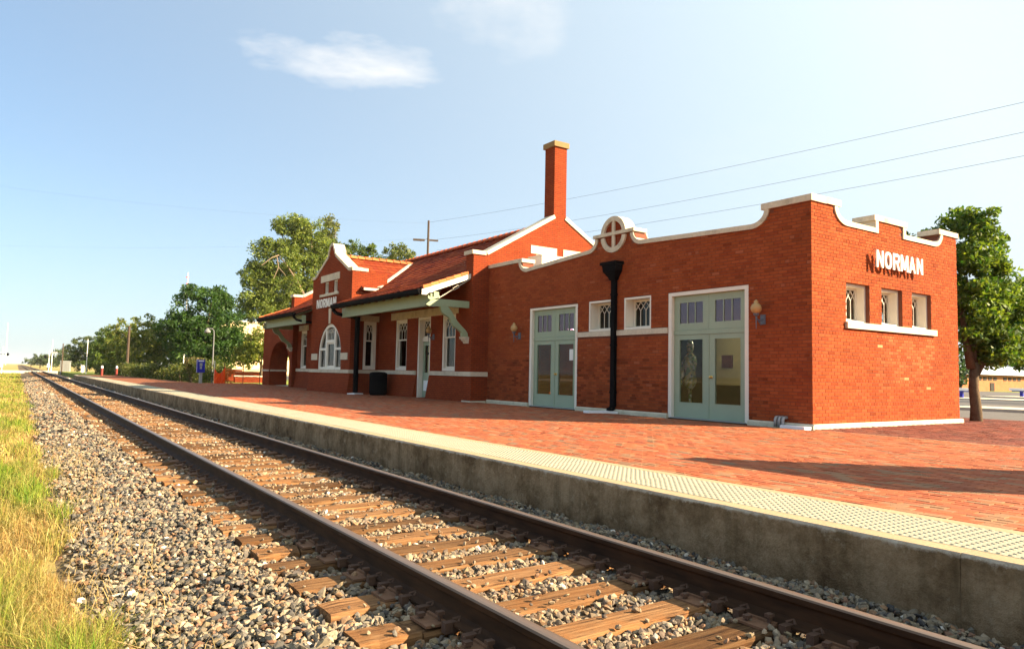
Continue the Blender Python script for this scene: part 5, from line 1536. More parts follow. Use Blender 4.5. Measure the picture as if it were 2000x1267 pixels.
def pendant(x, y, z, w, label):
    t = thing('pendant_lamp', label, 'ceiling lamp', (x, y, z), 'lit lamps inside the depot')
    MB().tube([(x, y, z + .2), (x, y, 3.84)], 0.01, 6).build('cord', 'black', t)
    MB().lathe([(0.03, 0.22), (0.16, 0.10), (0.20, 0.0), (0.19, 0.0), (0.15, 0.09), (0.02, 0.20)], (x, y, z), 14).build('shade', 'white_metal', t)
    m, nt, b_, out = new_mat('lit_bulb'); b_.inputs['Base Color'].default_value = (0.9, 0.85, 0.7, 1); b_.inputs['Emission Color'].default_value = (1.0, 0.86, 0.6, 1); b_.inputs['Emission Strength'].default_value = 4
    MB().lathe([(0.0, -0.05), (0.04, -0.03), (0.05, 0.0), (0.035, 0.05), (0.02, 0.08)], (x, y, z + .04), 10).build('bulb', m, t, True)
    L = bpy.data.lights.new('lamp_light', 'POINT'); L.energy = w; L.color = (1.0, 0.86, 0.62); L.shadow_soft_size = 0.06
    lo = bpy.data.objects.new('lamp_light', L); COL.objects.link(lo); lo.location = (x, y, z - .06); put(lo, t)
pendant(14.4, 12.0, 2.45, 8, 'lit hanging lamp glimpsed behind the glass of the nearer double door')
pendant(14.2, 17.4, 2.55, 5, 'added hanging lamp to light the room behind the farther double door')  # no lamp is seen here; added to brighten the room behind the glass

# roof-top unit behind the parapet
t = thing('rooftop_unit', 'white rooftop air conditioning unit behind the parapet below the gable', 'air conditioner', (14.55, 19.2, 4.0))
b = MB(); b.box(14.0, 15.12, 18.84, 19.6, 4.06, 5.02); b.box(13.98, 15.14, 18.82, 19.62, 5.021, 5.06); b.build('casing', 'warm_white', t)
MB().box(14.05, 15.07, 18.9, 19.54, 4.0, 4.059).build('curb', 'grey_metal', t)
fc = bpy.data.curves.new('lettering', 'FONT'); fc.body = 'LENNOX'; fc.size = 0.13; fc.extrude = 0.002; fc.materials.append(MT['wood_pole'])
tmp = bpy.data.objects.new('tmp', fc); COL.objects.link(tmp); bpy.context.view_layer.update()
lm = bpy.data.meshes.new_from_object(tmp.evaluated_get(bpy.context.evaluated_depsgraph_get())); bpy.data.objects.remove(tmp)
fo = link('lettering', lm, 'wood_pole', t, loc=(14.42, 18.836, 4.80)); fo.rotation_euler = (R(90), 0, 0)

# things seen through the glass
t = thing('painting', 'small square rust coloured painting hung inside behind the nearer door', 'painting', (15.85, 12.6, 1.7))
MB().box(15.845, 15.897, 12.70, 13.04, 1.42, 1.76).build('canvas', 'canvas', t)
t = thing('mosaic_figure', 'glittering mosaic figure standing inside behind the left leaf of the nearer door', 'sculpture', (13.6, 12.15, PT + .02))
MB().lathe([(0.17, 0), (0.18, 0.05), (0.04, 0.1), (0.04, 0.62), (0.12, 0.70), (0.16, 0.85), (0.12, 1.05), (0.17, 1.28), (0.15, 1.42), (0.05, 1.52), (0.08, 1.60), (0.09, 1.70), (0.06, 1.80), (0.0, 1.84)], (13.6, 12.15, PT + .02), 18).build('body', 'mosaic', t, True)
MB().tube([(13.6, 12.3, 1.55), (13.52, 12.42, 1.2), (13.42, 12.3, 0.95)], 0.06, 8).build('arm', 'mosaic', t, True)
o = MB().box(XW + .112, XW + .118, 15.62, 15.80, 1.55, 1.86).build('notice', 'curtain'); tag(o, 'white paper notice taped inside the farther double door glass', 'notice')

# unseen board added right of the frame, shaped to cast the platform's wedge shadow
nb = thing('shadow_board', 'unseen free standing board guessed from the wedge shadow on the platform', 'shadow board', (10.5, 0.8, PT))
MB().box(10.38, 10.62, -0.42, 2.00, PT, 2.95).build('wall', 'brick_tex', nb)
MB().box(10.34, 10.66, -0.46, 2.04, 2.951, 3.05).build('coping_stone', 'stone', nb)
MB().box(10.35, 10.379, -0.2, 1.78, 1.1, 2.3).build('shadow_board_frame', 'green', nb)

# ================================================================== FAR PLATFORM FURNITURE
t = thing('help_phone', 'blue help phone cabinet on a grey post at the far platform edge', 'help phone', (9.05, 46.1, PT))
MB().box(8.98, 9.14, 46.05, 46.17, PT, 0.86).build('post', 'grey_metal', t)
MB().box(8.82, 9.25, 45.98, 46.24, 0.84, 1.60).build('cabinet', 'blue', t)
MB().box(8.88, 9.19, 45.972, 45.979, 1.49, 1.56).build('name_plate', 'white_block', t)
b = MB(); b.box(8.95, 9.10, 45.965, 45.979, 1.22, 1.40); b.box(8.97, 9.08, 45.965, 45.979, 1.05, 1.19); b.build('phone_panel', 'grey_metal', t)
for x_, lab in ((6.52, 'red bollard with white top nearer the track at the platform end'), (7.72, 'red bollard with white top nearer the hedge at the platform end')):
    t = thing('bollard', lab, 'bollard', (x_, 77, PT), 'bollards at the platform end')
    MB().lathe([(0.10, 0), (0.10, 0.66), (0.08, 0.67)], (x_, 77, PT), 14).build('post', 'red_paint', t)
    MB().lathe([(0.095, 0.671), (0.095, 0.84), (0.06, 0.90), (0.0, 0.92)], (x_, 77, PT), 14).build('cap', 'white_block', t)
t = thing('lamp_post', 'grey curved arm lamp post in front of the dark oak', 'lamp post', (10.1, 48, PT))
MB().tube([(10.1, 48, .05), (10.1, 48, 3.2), (10.08, 48, 3.45), (9.98, 48, 3.58), (9.82, 48, 3.58), (9.72, 48, 3.50)], [0.045, 0.034, 0.03, 0.026, 0.026, 0.026], 8).build('pole', 'grey_dull', t)
MB().lathe([(0.05, 0.30), (0.09, 0.22), (0.18, 0.14), (0.20, 0.04), (0.16, 0.0), (0.10, -0.03)], (9.70, 48, 3.30), 14).build('lamp_head', 'grey_dull', t)

# orange construction fence
t = thing('safety_fence', 'sagging orange plastic safety fence on posts by the porch', 'fence', (11, 45.2, PT))
for x_, h in ((9.65, 1.35), (10.2, 1.25), (11.3, 1.1), (12.3, 1.1)):
    MB().box(x_ - .02, x_ + .02, 45.28, 45.32, PT, PT + h).build('post', 'white_metal' if x_ < 10 else 'wood_pole', t)
b = MB(); n = 24; m = 8; vs = []
for j in range(m + 1):
    for i in range(n + 1):
        u = i / n; x_ = 9.62 + u * 0.62; top_ = 0.95 - 0.42 * math.sin(math.pi * u) ** 0.8 + 0.12 * u
        vs.append((x_, 45.2 + 0.05 * math.sin(i * 1.7 + j * .6) + .03 * math.sin(i * 4.1), PT + .02 + top_ * j / m))
b.add(vs, [[j * (n + 1) + i, j * (n + 1) + i + 1, (j + 1) * (n + 1) + i + 1, (j + 1) * (n + 1) + i] for j in range(m) for i in range(n)])
b.build('net', 'orange', t)
b = MB()
for j in range(11):
    z = PT + .05 + j * .085
    b.tube([(10.22 + 2.0 * i / 16, 45.24 + .04 * math.sin(i * .8), z - 0.05 * math.sin(math.pi * (i % 8) / 8)) for i in range(17)], 0.010, 4, col=None)
for i in range(34): b.tube([(10.24 + i * .06, 45.24, PT + .03), (10.25 + i * .06, 45.25, PT + .90)], 0.006, 4)
b.build('net', 'orange', t)
t = thing('planter_wall', 'low red brick planter walls with pale caps behind the orange fence', 'wall', (15.2, 60, .08))
for y_, x0, x1, h in ((56, 13.4, 17, .5), (59, 14.2, 18, .8), (62, 13.6, 15.4, 1.0)):
    o = MB().box(x0, x1, y_, y_ + .4, .05, h).build('wall', 'brick_tex', t); MB().box(x0 - .05, x1 + .05, y_ - .05, y_ + .45, h + .001, h + .09).build('cap', 'stone', o)
o = MB().box(33, 48, 150, 170, -0.4, 10.3).build('wall', 'cream_wall'); o.name = 'warehouse'
wh = o; tag(wh, 'plain cream walled warehouse behind the trees beyond the porch', 'building'); wh['_o'] = [0, 0, 0]
MB().box(32.8, 48.2, 149.8, 170.2, 10.301, 10.6).build('roof', 'stone', wh)
for k in range(4): MB().box(35 + k * 3.2, 36.6 + k * 3.2, 149.95, 149.999, 5.5, 7.5).build('window', 'glass_dark', wh)

# ---- level crossing furniture
def crossing_gate(x, y, h, label, face):
    t = thing('crossing_gate', label, 'crossing gate', (x, y, -.2), 'railway crossing gates')
    MB().tube([(x, y, -.4), (x, y, 3.6)], 0.07, 8).build('mast', 'white_metal', t)
    MB().box(x - .25, x + .15, y - .35, y - .08, 0.55, 1.25).build('motor_box', 'white_metal', t)
    b = MB(); b.add([(x + .38, y - .2, .9), (x + .48, y - .2, .9), (x + .43, y - .2, h), (x + .39, y - .2, h), (x + .38, y - .24, .9), (x + .48, y - .24, .9), (x + .43, y - .24, h), (x + .39, y - .24, h)], [[0, 1, 2, 3], [4, 5, 6, 7], [0, 1, 5, 4], [1, 2, 6, 5], [2, 3, 7, 6], [3, 0, 4, 7]])
    b.build('gate_arm', 'white_metal', t)
    b = MB(); b.beam((x - .65, y - .1, 2.5), (x + .65, y - .1, 2.5), 0.05, 0.05)
    for s in (-.6, .6): b.tube([(x + s, y - .2, 2.5), (x + s, y - .05, 2.5)], 0.22, 14)
    b.build('flashing_lights', 'black', t)
crossing_gate(-1.9, 132, 7.2, 'raised white crossing gate and signal mast at the left edge of the picture', 1)
crossing_gate(4.7, 156, 5.6, 'raised crossing gate and mast across the road right of the track', 1)
t = thing('signal_cabinet', 'grey metal signal equipment cabinet beside the crossing road', 'cabinet', (5.9, 128, -.4))
MB().box(5.35, 6.65, 127.2, 128.6, -.46, 1.6).build('body', 'grey_metal', t); MB().box(5.28, 6.72, 127.1, 128.7, 1.601, 1.7).build('roof', 'grey_metal', t); MB().box(5.5, 5.98, 127.17, 127.199, -.2, 1.45).box(6.02, 6.5, 127.17, 127.199, -.2, 1.45).build('door', 'grey_dull', t)
t = thing('relay_box', 'small white relay box on a stand beside the hedge end', 'cabinet', (6.75, 105, -.4))
MB().box(6.6, 6.95, 104.9, 105.2, .2, 1.1).build('body', 'white_metal', t); MB().box(6.72, 6.83, 105, 105.1, -.4, .2).build('post', 'grey_metal', t)
def pole(x, y, h, r, mat, label, base=-.4, arm=None, cat='pole', group=None, name='utility_pole'):
    t = thing(name, label, cat, (x, y, base), group)
    MB().tube([(x, y, base), (x + .02, y, (h + base) / 2), (x + .03, y, h)], [r, r * .85, r * .7], 8).build('pole', mat, t)
    if arm: arm(t, x, y, h)
    return t
pole(9.0, 81, 5.1, 0.15, 'wood_pole', 'short bare wooden pole standing in the hedge')
pole(4.62, 141, 3.1, 0.09, 'white_metal', 'white signal post by the crossing with a small hood', arm=lambda t, x, y, h: MB().box(x - .12, x + .75, y - .1, y + .1, h - .15, h + .1).build('signal_head', 'grey_metal', t), name='signal_post')
pole(5.35, 124, 4.2, 0.10, 'wood_pole', 'thin brown pole rising over the signal cabinet')
pole(7.0, 103, 4.3, 0.06, 'white_metal', 'thin white pole in front of the hedge end trees')
pole(12.6, 72, 9.9, 0.05, 'white_metal', 'slim white mast above the dark oak', name='mast', arm=lambda t, x, y, h: MB().box(x - .12, x + .12, y - .02, y + .02, h - .5, h - .4).box(x - .08, x + .08, y - .02, y + .02, h - 1.1, h - 1.0).build('antenna', 'signal_red', t))
def arms(t, x, y, h):
    MB().beam((x - 1.5, y + .6, h - 2.2), (x - .35, y + .1, h - 2.2), 0.14, 0.22).build('transformer_arm', 'wood_pole', t)
    MB().beam((x + .1, y, h - 2.15), (x + 1.1, y - .3, h - 2.15), 0.14, 0.18).build('crossarm', 'wood_pole', t)
    MB().tube([(x - .9, y, h - 2.4), (x, y, h - 2.0)], 0.03, 5).build('strut', 'wood_pole', t)
PX_, PY_, PH_ = 36.4, 70, 17.7
pole(PX_, PY_, PH_, 0.17, 'wood_pole', 'tall wooden utility pole with crossarms behind the tiled roof', arm=arms)

def wire(a, b_, sag, label, r=0.010):
    a, b_ = Vector(a), Vector(b_); pts = []
    for i in range(25):
        s = i / 24; p = a.lerp(b_, s); p.z -= sag * 4 * s * (1 - s); pts.append(p)
    o = MB().tube(pts, r, 5).build('power_line', 'wire'); tag(o, label, 'power line', 'overhead power lines')
def along(px, py, dist):
    d = px_dir(px, py); return Vector((0, 0, 1.15)) + d * dist
wire((PX_ + .02, PY_, PH_ - .2), along(2260, 140, 42), 0.5, 'topmost overhead wire rising to the right above the chimney')
wire((PX_ + 1.0, PY_ - .2, PH_ - 2.0), along(2260, 202, 42), 0.6, 'middle overhead wire rising to the right behind the roundel')
wire((PX_ + 1.0, PY_ - .3, PH_ - 3.2), along(2260, 254, 42), 0.6, 'lowest overhead wire rising to the right over the corner parapet')
wire((PX_, PY_, PH_ - .3), along(-200, 335, 90), 0.8, 'faint upper wire crossing the left sky from the utility pole', 0.004)
wire((PX_ - 1.2, PY_ + .5, PH_ - 2.1), along(-200, 470, 110), 0.9, 'faint lower wire crossing the left sky above the tree line', 0.004)

# ---- beyond the depot on the right
def bench(x, y, label):
    t = thing('concrete_bench', label, 'bench', (x, y, .1), 'blue legged benches')
    MB().box(x - .25, x + .25, y - .75, y + .75, .62, .80).build('seat', 'white_block', t)
    b = MB(); b.box(x - .08, x + .08, y - .10, y + .10, .16, .55); b.box(x - .2, x + .2, y - .6, y + .6, .55, .619); b.build('leg', 'blue', t)
bench(51.3, 22.6, 'white topped bench on a blue leg beside the depot corner')
bench(63.5, 23.7, 'white topped bench on a blue leg at the right picture edge')
ob = thing('brick_building', 'low orange brick building with pale blue roof across the car park', 'building', (125, 40, .1))
MB().box(100, 160, 44, 80, .05, 2.45).build('wall', 'brick_bg', ob)
b = MB(); slab(b, [(99, 43.2, 2.40), (161, 43.2, 2.40), (161, 62, 4.4), (99, 62, 4.4)], .15); slab(b, [(99, 62, 4.4), (161, 62, 4.4), (161, 81, 2.4), (99, 81, 2.4)], .15); b.build('roof', 'roof_pale', ob)
for k in range(14): MB().box(104.5 + k * 1.5 + (k // 4) * 1.6, 105.5 + k * 1.5 + (k // 4) * 1.6, 43.95, 43.99, 1.5, 1.95).build('window', 'inside_dark', ob)
MB().box(108.0, 109.2, 43.93, 43.99, .1, 1.2).build('door', 'inside_dark', ob)

# ================================================================== VEGETATION
def leaves(centres, radii, per, size, c0, c1, flat=0.75, rng=RNG, sunny=None):
    """leaf blades scattered in clumps -> (N,4,3) blocks and colours"""
    n = len(centres)
    idx = np.repeat(np.arange(n), per)
    d = rng.normal(size=(len(idx), 3)); d /= np.linalg.norm(d, axis=1)[:, None]
    rr = rng.random(len(idx)) ** 0.45
    p = centres[idx] + d * (rr * radii[idx])[:, None] * np.array([1, 1, flat])
    s = size * rng.uniform(0.6, 1.35, len(idx))
    a = rng.normal(size=(len(idx), 3)); a /= np.linalg.norm(a, axis=1)[:, None]
    t = rng.normal(size=(len(idx), 3)); b = np.cross(a, t); b /= np.linalg.norm(b, axis=1)[:, None] + 1e-9
    V = np.stack([p - a * s[:, None], p - b * (s * .42)[:, None], p + a * s[:, None], p + b * (s * .42)[:, None]], 1)
    k = rng.random(len(idx))[:, None]
    cl = rng.uniform(0.72, 1.25, n)[idx][:, None]
    col = (np.array(c0) * (1 - k) + np.array(c1) * k) * cl
    return V, col
def crown_points(ells, n, rng=RNG, inner=0.35):
    P = []; w = np.array([e[3] * e[4] * e[5] for e in ells]) ** 0.67; w /= w.sum()
    for e, m in zip(ells, np.maximum(1, (w * n).astype(int))):
        d = rng.normal(size=(m, 3)); d /= np.linalg.norm(d, axis=1)[:, None]
        r = inner + (1 - inner) * rng.random(m) ** 0.5
        r *= 1 + 0.16 * np.sin(d[:, 0] * 5 + e[0]) * np.cos(d[:, 2] * 6 + e[1]) 
        P.append(np.array(e[:3]) + d * r[:, None] * np.array(e[3:6]))
    return np.concatenate(P)
def tree(name, label, base, trunk_h, trunk_r, ells, nclump, per, clump_r, leaf, c0, c1, bark='bark', group=None, limbs=7, flat=0.75, fork=None, twigs=None, inner=0.35, cat='tree'):
    t = thing(name, label, cat, base, group)
    bx, by, bz = base
    b = MB()
    top_c = np.mean([e[:3] for e in ells], axis=0)
    sway = 0.06 * trunk_h
    tp = [(bx, by, bz - .3), (bx + sway * .2, by, bz + trunk_h * .25), (bx - sway * .3, by + sway * .3, bz + trunk_h * .6), (bx + sway * .2, by, bz + trunk_h)]
    b.tube(tp, [trunk_r * 1.25, trunk_r * .95, trunk_r * .85, trunk_r * .8], 10)
    P = crown_points(ells, nclump, inner=inner)
    far = P[RNG.choice(len(P), min(limbs, len(P)), replace=False)]
    start = Vector(tp[-1])
    for q in far:
        q = Vector(q); mid = start.lerp(q, .45) + Vector((0, 0, .12 * (q - start).length))
        s0 = Vector(tp[2]).lerp(start, random.uniform(.3, 1))
        b.tube([s0, mid, start.lerp(q, .95)], [trunk_r * .5, trunk_r * .28, trunk_r * .08], 6)
    if fork: fork(b)
    b.build('trunk', bark, t, True)
    if twigs:
        b = MB(); twigs(b); b.build('dead_branch', 'bark_pale', t)
    V, C = leaves(P, np.full(len(P), clump_r) * RNG.uniform(.6, 1.25, len(P)), per, leaf, c0, c1, flat)
    big_mesh('crown', V, 4, [[0, 1, 2, 3]], C, 'leaf', t)
    return t
G_D0, G_D1 = (0.018, 0.060, 0.012), (0.055, 0.115, 0.020)     # deep green
G_M0, G_M1 = (0.045, 0.100, 0.014), (0.110, 0.165, 0.025)     # mid green
G_Y0, G_Y1 = (0.120, 0.155, 0.022), (0.230, 0.235, 0.045)     # yellow green

# young tree at the depot's right-hand corner
def fork_r(b):
    b.tube([(19.86, 8.42, 1.35), (20.05, 8.35, 1.65), (20.12, 8.35, 2.05), (20.3, 8.5, 2.9)], [.10, .10, .09, .05], 10)
    b.tube([(19.72, 8.45, 1.5), (19.6, 8.5, 2.2), (19.5, 8.6, 3.3)], [.11, .09, .04], 8)
    b.tube([(20.1, 8.36, 2.0), (19.9, 8.5, 2.1), (19.65, 8.5, 1.95)], [.06, .06, .06], 8)
tree('broadleaf_tree', 'leafy green tree with forked trunk at the depot corner', (19.8, 8.4, PT - .05), 1.5, 0.135,
     [(20.1, 8.6, 4.85, 1.1, 0.75, 0.9), (20.1, 8.5, 3.85, 1.2, 0.7, 0.75), (21.2, 8.3, 2.9, 1.6, 0.9, 0.8), (20.0, 8.5, 2.75, 1.0, 0.6, 0.8), (20.1, 10.0, 4.95, 0.3, 0.3, .3), (22.0, 8.5, 3.4, 1.0, .8, .6), (21.0, 8.1, 2.1, 1.5, 0.7, 0.5), (20.1, 8.1, 2.05, 0.9, 0.5, 0.45), (22.2, 8.4, 2.4, 1.0, .8, .6)], 380, 88, 0.29, 0.075, (0.024, 0.085, 0.014), (0.165, 0.235, 0.032), fork=fork_r, limbs=10, group='trees beside the depot')
tree('broadleaf_tree', 'rounded green tree cut by the right picture edge', (36.6, 11.9, .1), 1.6, 0.16,
     [(36.4, 12.0, 3.7, 2.6, 2.2, 1.7), (34.4, 12.2, 3.2, 1.9, 1.5, 1.2), (36.0, 12.2, 4.9, 1.5, 1.5, 1.0)], 230, 60, 0.45, 0.11, (0.025, 0.075, 0.013), (0.135, 0.20, 0.028), group='trees beside the depot')
tree('evergreen_tree', 'dark conifer glimpsed low between the trunk and the depot wall', (64, 29.6, .1), 1.2, 0.2,
     [(64, 29.6, 2.2, 2.0, 2.0, 2.0), (64, 29.6, 4.2, 1.3, 1.3, 1.8)], 90, 60, 0.6, 0.16, (0.015, 0.045, 0.018), (0.05, 0.10, 0.03))
# tree line north of the depot
TL = 'trees north of the depot'
tree('oak_tree', 'large dark green oak beside the lamp post, tallest of the platform trees', (12.2, 62, .05), 1.8, 0.28,
     [(12.0, 62, 5.6, 2.7, 2.6, 2.1), (10.6, 62, 3.9, 1.9, 2.2, 1.7), (13.9, 62.5, 4.2, 1.8, 2.0, 1.9), (12.2, 61, 3.0, 2.6, 2.0, 1.5), (13.2, 62, 6.6, 1.2, 1.2, 0.9), (15.0, 62, 2.9, 1.2, 1.5, 1.2)], 420, 62, 0.55, 0.13, (0.016, 0.055, 0.012), (0.060, 0.120, 0.022), group=TL, limbs=10)
tree('small_tree', 'small sunlit tree between the orange fence and the porch', (15.6, 57, .05), 1.2, 0.12,
     [(15.5, 57, 2.9, 1.5, 1.4, 1.15), (14.6, 57, 2.1, 1.1, 1.2, 0.8), (16.8, 57.5, 2.6, 1.3, 1.2, 1.0)], 150, 55, 0.42, 0.11, G_M0, G_Y1, group=TL)
def dead(b):
    def br(pts, r0):
        b.tube(pts, list(np.linspace(r0, .03, len(pts))), 6)
    br([(24.6, 74, 8.2), (23.4, 73.5, 10.0), (22.2, 73, 11.4), (21.0, 72.4, 12.5)], .15)
    br([(21.0, 72.4, 12.5), (20.2, 72, 12.1), (19.2, 71.8, 11.2)], .06); br([(20.8, 72.4, 12.4), (20.9, 72, 11.2), (20.4, 71.8, 10.0)], .06)
    br([(20.9, 72, 11.2), (21.6, 71.8, 10.4)], .05); br([(23.2, 73.4, 10.4), (22.6, 72.6, 9.9), (22.2, 72.4, 9.5)], .08)
    br([(25.2, 75, 13.5), (25.1, 75, 15.9), (24.4, 75, 16.6), (23.2, 75, 17.4)], .07); br([(24.8, 75, 16.2), (23.6, 75, 16.6), (22.8, 75, 16.7)], .04)
tree('elm_tree', 'tall ragged yellow green elm with bare dead limbs behind the gable', (24.8, 76, 0), 6.5, 0.5,
     [(21.5, 75, 12.6, 2.7, 2.6, 2.0), (25.4, 76, 14.4, 2.6, 2.6, 2.4), (22.3, 75, 9.0, 3.2, 3.0, 2.4), (26.5, 76, 10.3, 3.4, 3, 2.9), (19.6, 75, 10.4, 1.8, 1.8, 1.4), (20.2, 75, 7.4, 2.8, 2.2, 1.9), (23.0, 75, 16.0, 2.0, 2.0, 1.2), (27.8, 77, 13.6, 1.6, 2, 1.6), (24.5, 76, 6.5, 3.2, 2.5, 1.8)], 1150, 60, 0.66, 0.145, (0.055, 0.105, 0.018), (0.225, 0.27, 0.055), group=TL, limbs=14, twigs=dead, inner=0.3)
tree('elm_tree', 'thin pointed elm top directly above the bay gable', (29.2, 80, 0), 9.5, 0.35,
     [(29.0, 80, 17.2, 1.4, 1.4, 2.0), (29.0, 80, 14.6, 2.0, 2.0, 1.6), (30.1, 80, 13.4, 1.5, 1.8, 1.4)], 110, 46, 0.6, 0.17, (0.085, 0.115, 0.035), (0.20, 0.215, 0.075), group=TL, limbs=9, inner=0.3)
tree('broadleaf_tree', 'twin tufted green treetop right of the bay gable', (33.2, 82, 0), 9, 0.35,
     [(32.0, 82, 14.9, 1.6, 1.5, 1.7), (34.6, 82, 14.9, 1.5, 1.5, 1.8), (33.2, 82, 13.0, 2.6, 2, 1.4)], 120, 50, 0.6, 0.17, G_M0, G_Y0, group=TL, limbs=8)
tree('broadleaf_tree', 'rounded sparse treetop above the tile roof left of the utility pole', (40.6, 86, 0), 10, 0.35,
     [(40.4, 86, 16.2, 2.2, 2.0, 1.6), (39.2, 86, 14.8, 1.6, 1.5, 1.3), (42.4, 86, 15.8, 1.2, 1.2, 0.8)], 90, 46, 0.6, 0.17, G_M0, (0.22, 0.235, 0.07), group=TL, limbs=8, inner=0.25)
row = [
 ('mid green roadside tree just left of the oak', (12.0, 84, 0), 6.6, 2.6, G_M0, G_Y1),
 ('lighter green roadside tree behind the short wooden pole', (11.4, 96, 0), 7.2, 2.9, G_M0, G_Y1),
 ('roadside tree second from the far end of the row', (10.6, 108, 0), 6.6, 2.8, G_M0, G_Y0),
 ('flat topped grey green tree at the far end of the hedge', (8.9, 130, -.2), 5.8, 2.8, (0.05, 0.085, 0.03), (0.12, 0.15, 0.05)),
 ('dark tree behind the thin white pole', (11.6, 128, -.2), 6.6, 2.9, G_D0, G_M1),
 ('tree filling the gap behind the oak', (15.6, 78, 0), 5.6, 2.6, G_D0, G_M1),
]
for lab, (x_, y_, z_), h, w, c0, c1 in row:
    tree('roadside_tree', lab, (x_, y_, z_), h * .3, 0.16, [(x_, y_, h * .64, w, w, h * .34), (x_ - w * .5, y_, h * .45, w * .7, w * .8, h * .28), (x_ + w * .55, y_, h * .5, w * .7, w * .8, h * .3), (x_, y_ - .5, h * .24, w * 1.15, w * .8, h * .18)], 200, 42, 0.55, 0.17, c0, c1, group=TL)
far_trees = [
 ('distant tree clump beyond the crossing, nearest the cabinet', (10.2, 230, -.4), 5.6, 3.2), ('distant tree beyond the crossing behind the white signal post', (7.6, 260, -.4), 4.6, 3.2),
 ('hazy distant tree low on the horizon right of the rails', (7.2, 330, -.4), 5.0, 3.6), ('faint farthest tree beside the vanishing rails', (5.6, 430, -.4), 4.4, 4.0)]
for lab, (x_, y_, z_), h, w in far_trees:
    tree('distant_tree', lab, (x_, y_, z_), h * .3, 0.2, [(x_, y_, h * .55, w, w, h * .42), (x_ + w * .8, y_, h * .45, w, w, h * .36)], 70, 30, 0.8, 0.34, (0.05, 0.085, 0.04), (0.12, 0.155, 0.07), group='trees beyond the crossing')

# long hedge along the back of the far platform
hd = thing('hedge', 'long rough hedge of dark shrubs along the back of the far platform', 'hedge', (8.5, 62, .1))
pa = [(9.9, 47.4), (9.7, 55.5), (9.2, 62), (8.7, 70), (8.7, 84), (8.0, 100)]
cpts = []; 
for (x0, y0), (x1, y1) in zip(pa, pa[1:]):
    m = int(math.dist((x0, y0), (x1, y1)) * 26)
    s_ = RNG.random(m); h = 0.95 + 0.25 * np.sin((y0 + (y1 - y0) * s_) * .9) + (0.25 if y0 < 50 else 0)
    cpts.append(np.stack([x0 + (x1 - x0) * s_ + RNG.uniform(-.35, 1.4, m), y0 + (y1 - y0) * s_, 0.1 + RNG.random(m) ** .7 * h], -1))
cpts = np.concatenate(cpts)
V, C = leaves(cpts, RNG.uniform(.25, .5, len(cpts)), 26, 0.10, (0.030, 0.062, 0.014), (0.130, 0.135, 0.030))
big_mesh('foliage', V, 4, [[0, 1, 2, 3]], C, 'leaf', hd)
b = MB()
for i in range(120):
    c = cpts[RNG.integers(0, len(cpts))]; b.tube([(c[0], c[1], 0), (c[0] + random.uniform(-.2, .2), c[1], c[2])], 0.02, 4)
b.build('stems', 'bark', hd)['kind'] = 'stuff'
# shrub with tan seed heads behind the help phone
sh = thing('shrub', 'tan flowered rounded shrub above the hedge behind the help phone', 'shrub', (9.6, 52, .1))
cp_ = crown_points([(9.75, 52, 1.45, .55, .5, .4)], 22)
V, C = leaves(cp_, np.full(len(cp_), .3), 40, 0.08, (0.08, 0.09, 0.03), (0.26, 0.19, 0.09)); big_mesh('foliage', V, 4, [[0, 1, 2, 3]], C, 'leaf', sh)
b = MB()
for k in range(6): b.tube([(9.6, 52, 0), (9.3 + k * .12, 52, 1.4)], 0.02, 4)
b.build('stems', 'bark', sh)['kind'] = 'stuff'

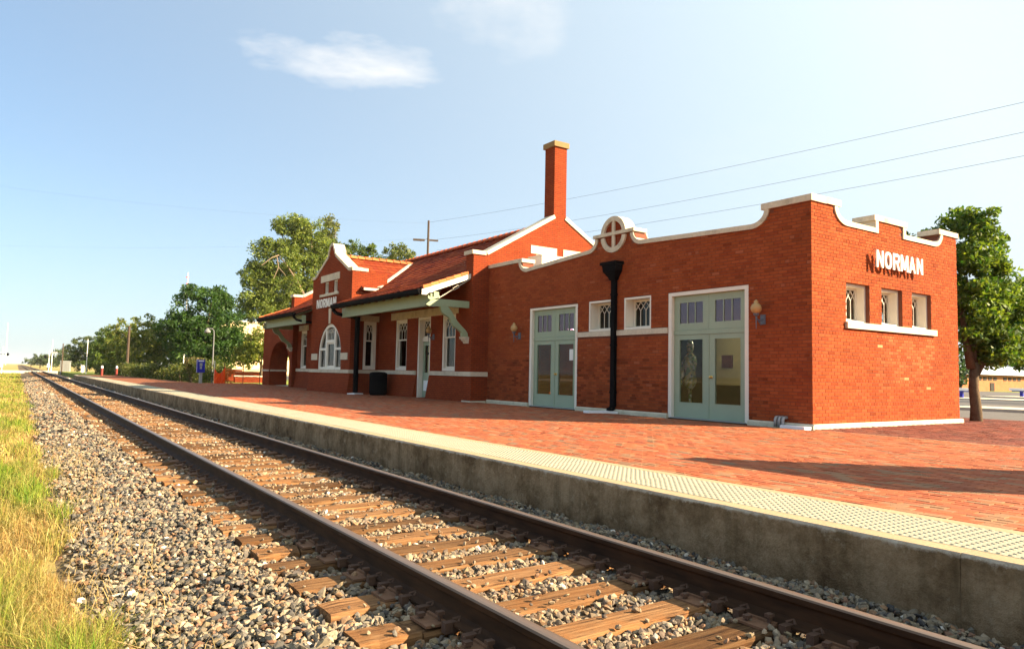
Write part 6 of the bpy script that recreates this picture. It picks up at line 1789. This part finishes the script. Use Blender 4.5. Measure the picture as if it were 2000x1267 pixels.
# ---- trackside grass
def blades(x, y, z, h, w, col, lean=0.45):
    n = len(x)
    a = RNG.uniform(0, 2 * np.pi, n); l = np.abs(RNG.normal(0, lean, n)) * h
    dx, dy = np.cos(a), np.sin(a); px2, py2 = -dy, dx
    t = RNG.uniform(0, np.pi, n); px2, py2 = np.cos(t), np.sin(t)
    V = np.zeros((n, 5, 3)); base = np.stack([x, y, z], -1)
    off = np.stack([px2, py2, np.zeros(n)], -1) * (w[:, None] / 2)
    mid = base + np.stack([dx * l * .3, dy * l * .3, h * .55], -1)
    tip = base + np.stack([dx * l, dy * l, h * (1 - .25 * np.minimum(1, l / (h + 1e-6)))], -1)
    V[:, 0] = base - off; V[:, 1] = base + off; V[:, 2] = mid + off * .8; V[:, 3] = mid - off * .8; V[:, 4] = tip
    return V, col
GV = []; GC = []
def turf(n, x0, x1, y0, y1, h0, h1, w, seed):
    x = RNG.uniform(x0, x1, n); y = RNG.uniform(y0, y1, n)
    edge = 0.43 + 0.10 * np.sin(y * 1.7) + 0.07 * np.sin(y * 4.3 + 1) + 0.04 * np.sin(y * 11)
    k = x < edge - np.abs(RNG.normal(0, .05, n)); x, y = x[k], y[k]; n = len(x)
    gr = 0.55 * np.sin(y * 0.62 + 0.6) + 0.55 * np.sin(y * 1.1 + x * 5.0 + 2.0) + 0.55 * np.sin(x * 9 - y * 1.9) + 0.45 * np.sin(x * 14 + y * 3.7 + 1)
    green = np.clip(0.34 + 0.5 * gr + RNG.normal(0, .2, n), 0, 1)
    z = np.interp(x, [-50, 0.1, .42, .95], [-.46, -.46, -.43, -.325])
    h = RNG.uniform(h0, h1, n) * (0.75 + .5 * RNG.random(n)) * (0.8 + 0.35 * np.clip(gr, -1, 1)) * np.clip((edge[k] - x) * 6 + .35, .3, 1)
    dry = np.array([(0.56, 0.42, 0.15), (0.50, 0.33, 0.12), (0.62, 0.50, 0.22), (0.42, 0.25, 0.10)])[RNG.choice(4, n)]
    grn = np.array([(0.20, 0.33, 0.035), (0.34, 0.40, 0.05), (0.12, 0.24, 0.03)])[RNG.choice(3, n)]
    c = (dry * (1 - green[:, None]) + grn * green[:, None]) * RNG.uniform(.42, .95, (n, 1))
    V, C = blades(x, y, z, h, np.full(n, w) * RNG.uniform(.7, 1.3, n), c, 0.95)
    GV.append(V); GC.append(C)
turf(30000, -0.9, .62, 2.2, 6.5, .10, .34, .0042, 1)
turf(1500, -0.9, .58, 2.6, 9, .30, .52, .0035, 6)
turf(30000, -1.6, .62, 6.5, 14, .10, .28, .007, 2)
turf(26000, -2.6, .62, 14, 32, .10, .26, .013, 3)
turf(22000, -6, .62, 32, 80, .10, .26, .03, 4)
turf(9000, -9, .62, 80, 137, .12, .3, .06, 5)
# straggling stems over the stones
n = 900; x = RNG.uniform(.35, .95, n) ; y = RNG.uniform(3, 16, n)
V, C = blades(x, y, np.interp(x, [.42, .95], [-.42, -.32]), RNG.uniform(.05, .2, n), np.full(n, .004), np.array((0.52, 0.38, 0.17)) * RNG.uniform(.6, 1.2, (n, 1)), 1.2); GV.append(V); GC.append(C)
go = big_mesh('grass', np.concatenate(GV), 5, [[0, 1, 2, 3], [3, 2, 4]], np.concatenate(GC), 'grass')
tag(go, 'dry yellow and green grass growing along the ballast', 'grass', kind='stuff')

# ---- morning air: thin even haze round everything
hzb = MB().box(-3100, 3100, -3100, 4100, -1.6, 24).build('haze', None); hzb['kind'] = 'stuff'; hzb['label'] = 'thin pale morning haze'
hm = bpy.data.materials.new('air'); hm.use_nodes = True; hn = hm.node_tree; hn.nodes.clear()
ho = hn.nodes.new('ShaderNodeOutputMaterial'); hv = hn.nodes.new('ShaderNodeVolumePrincipled')
hv.inputs['Color'].default_value = (0.92, 0.95, 1.0, 1); hv.inputs['Density'].default_value = 0.00010
hn.links.new(hv.outputs[0], ho.inputs['Volume']); hzb.data.materials.append(hm)
for o in bpy.data.objects:
    if '_o' in o: del o['_o']
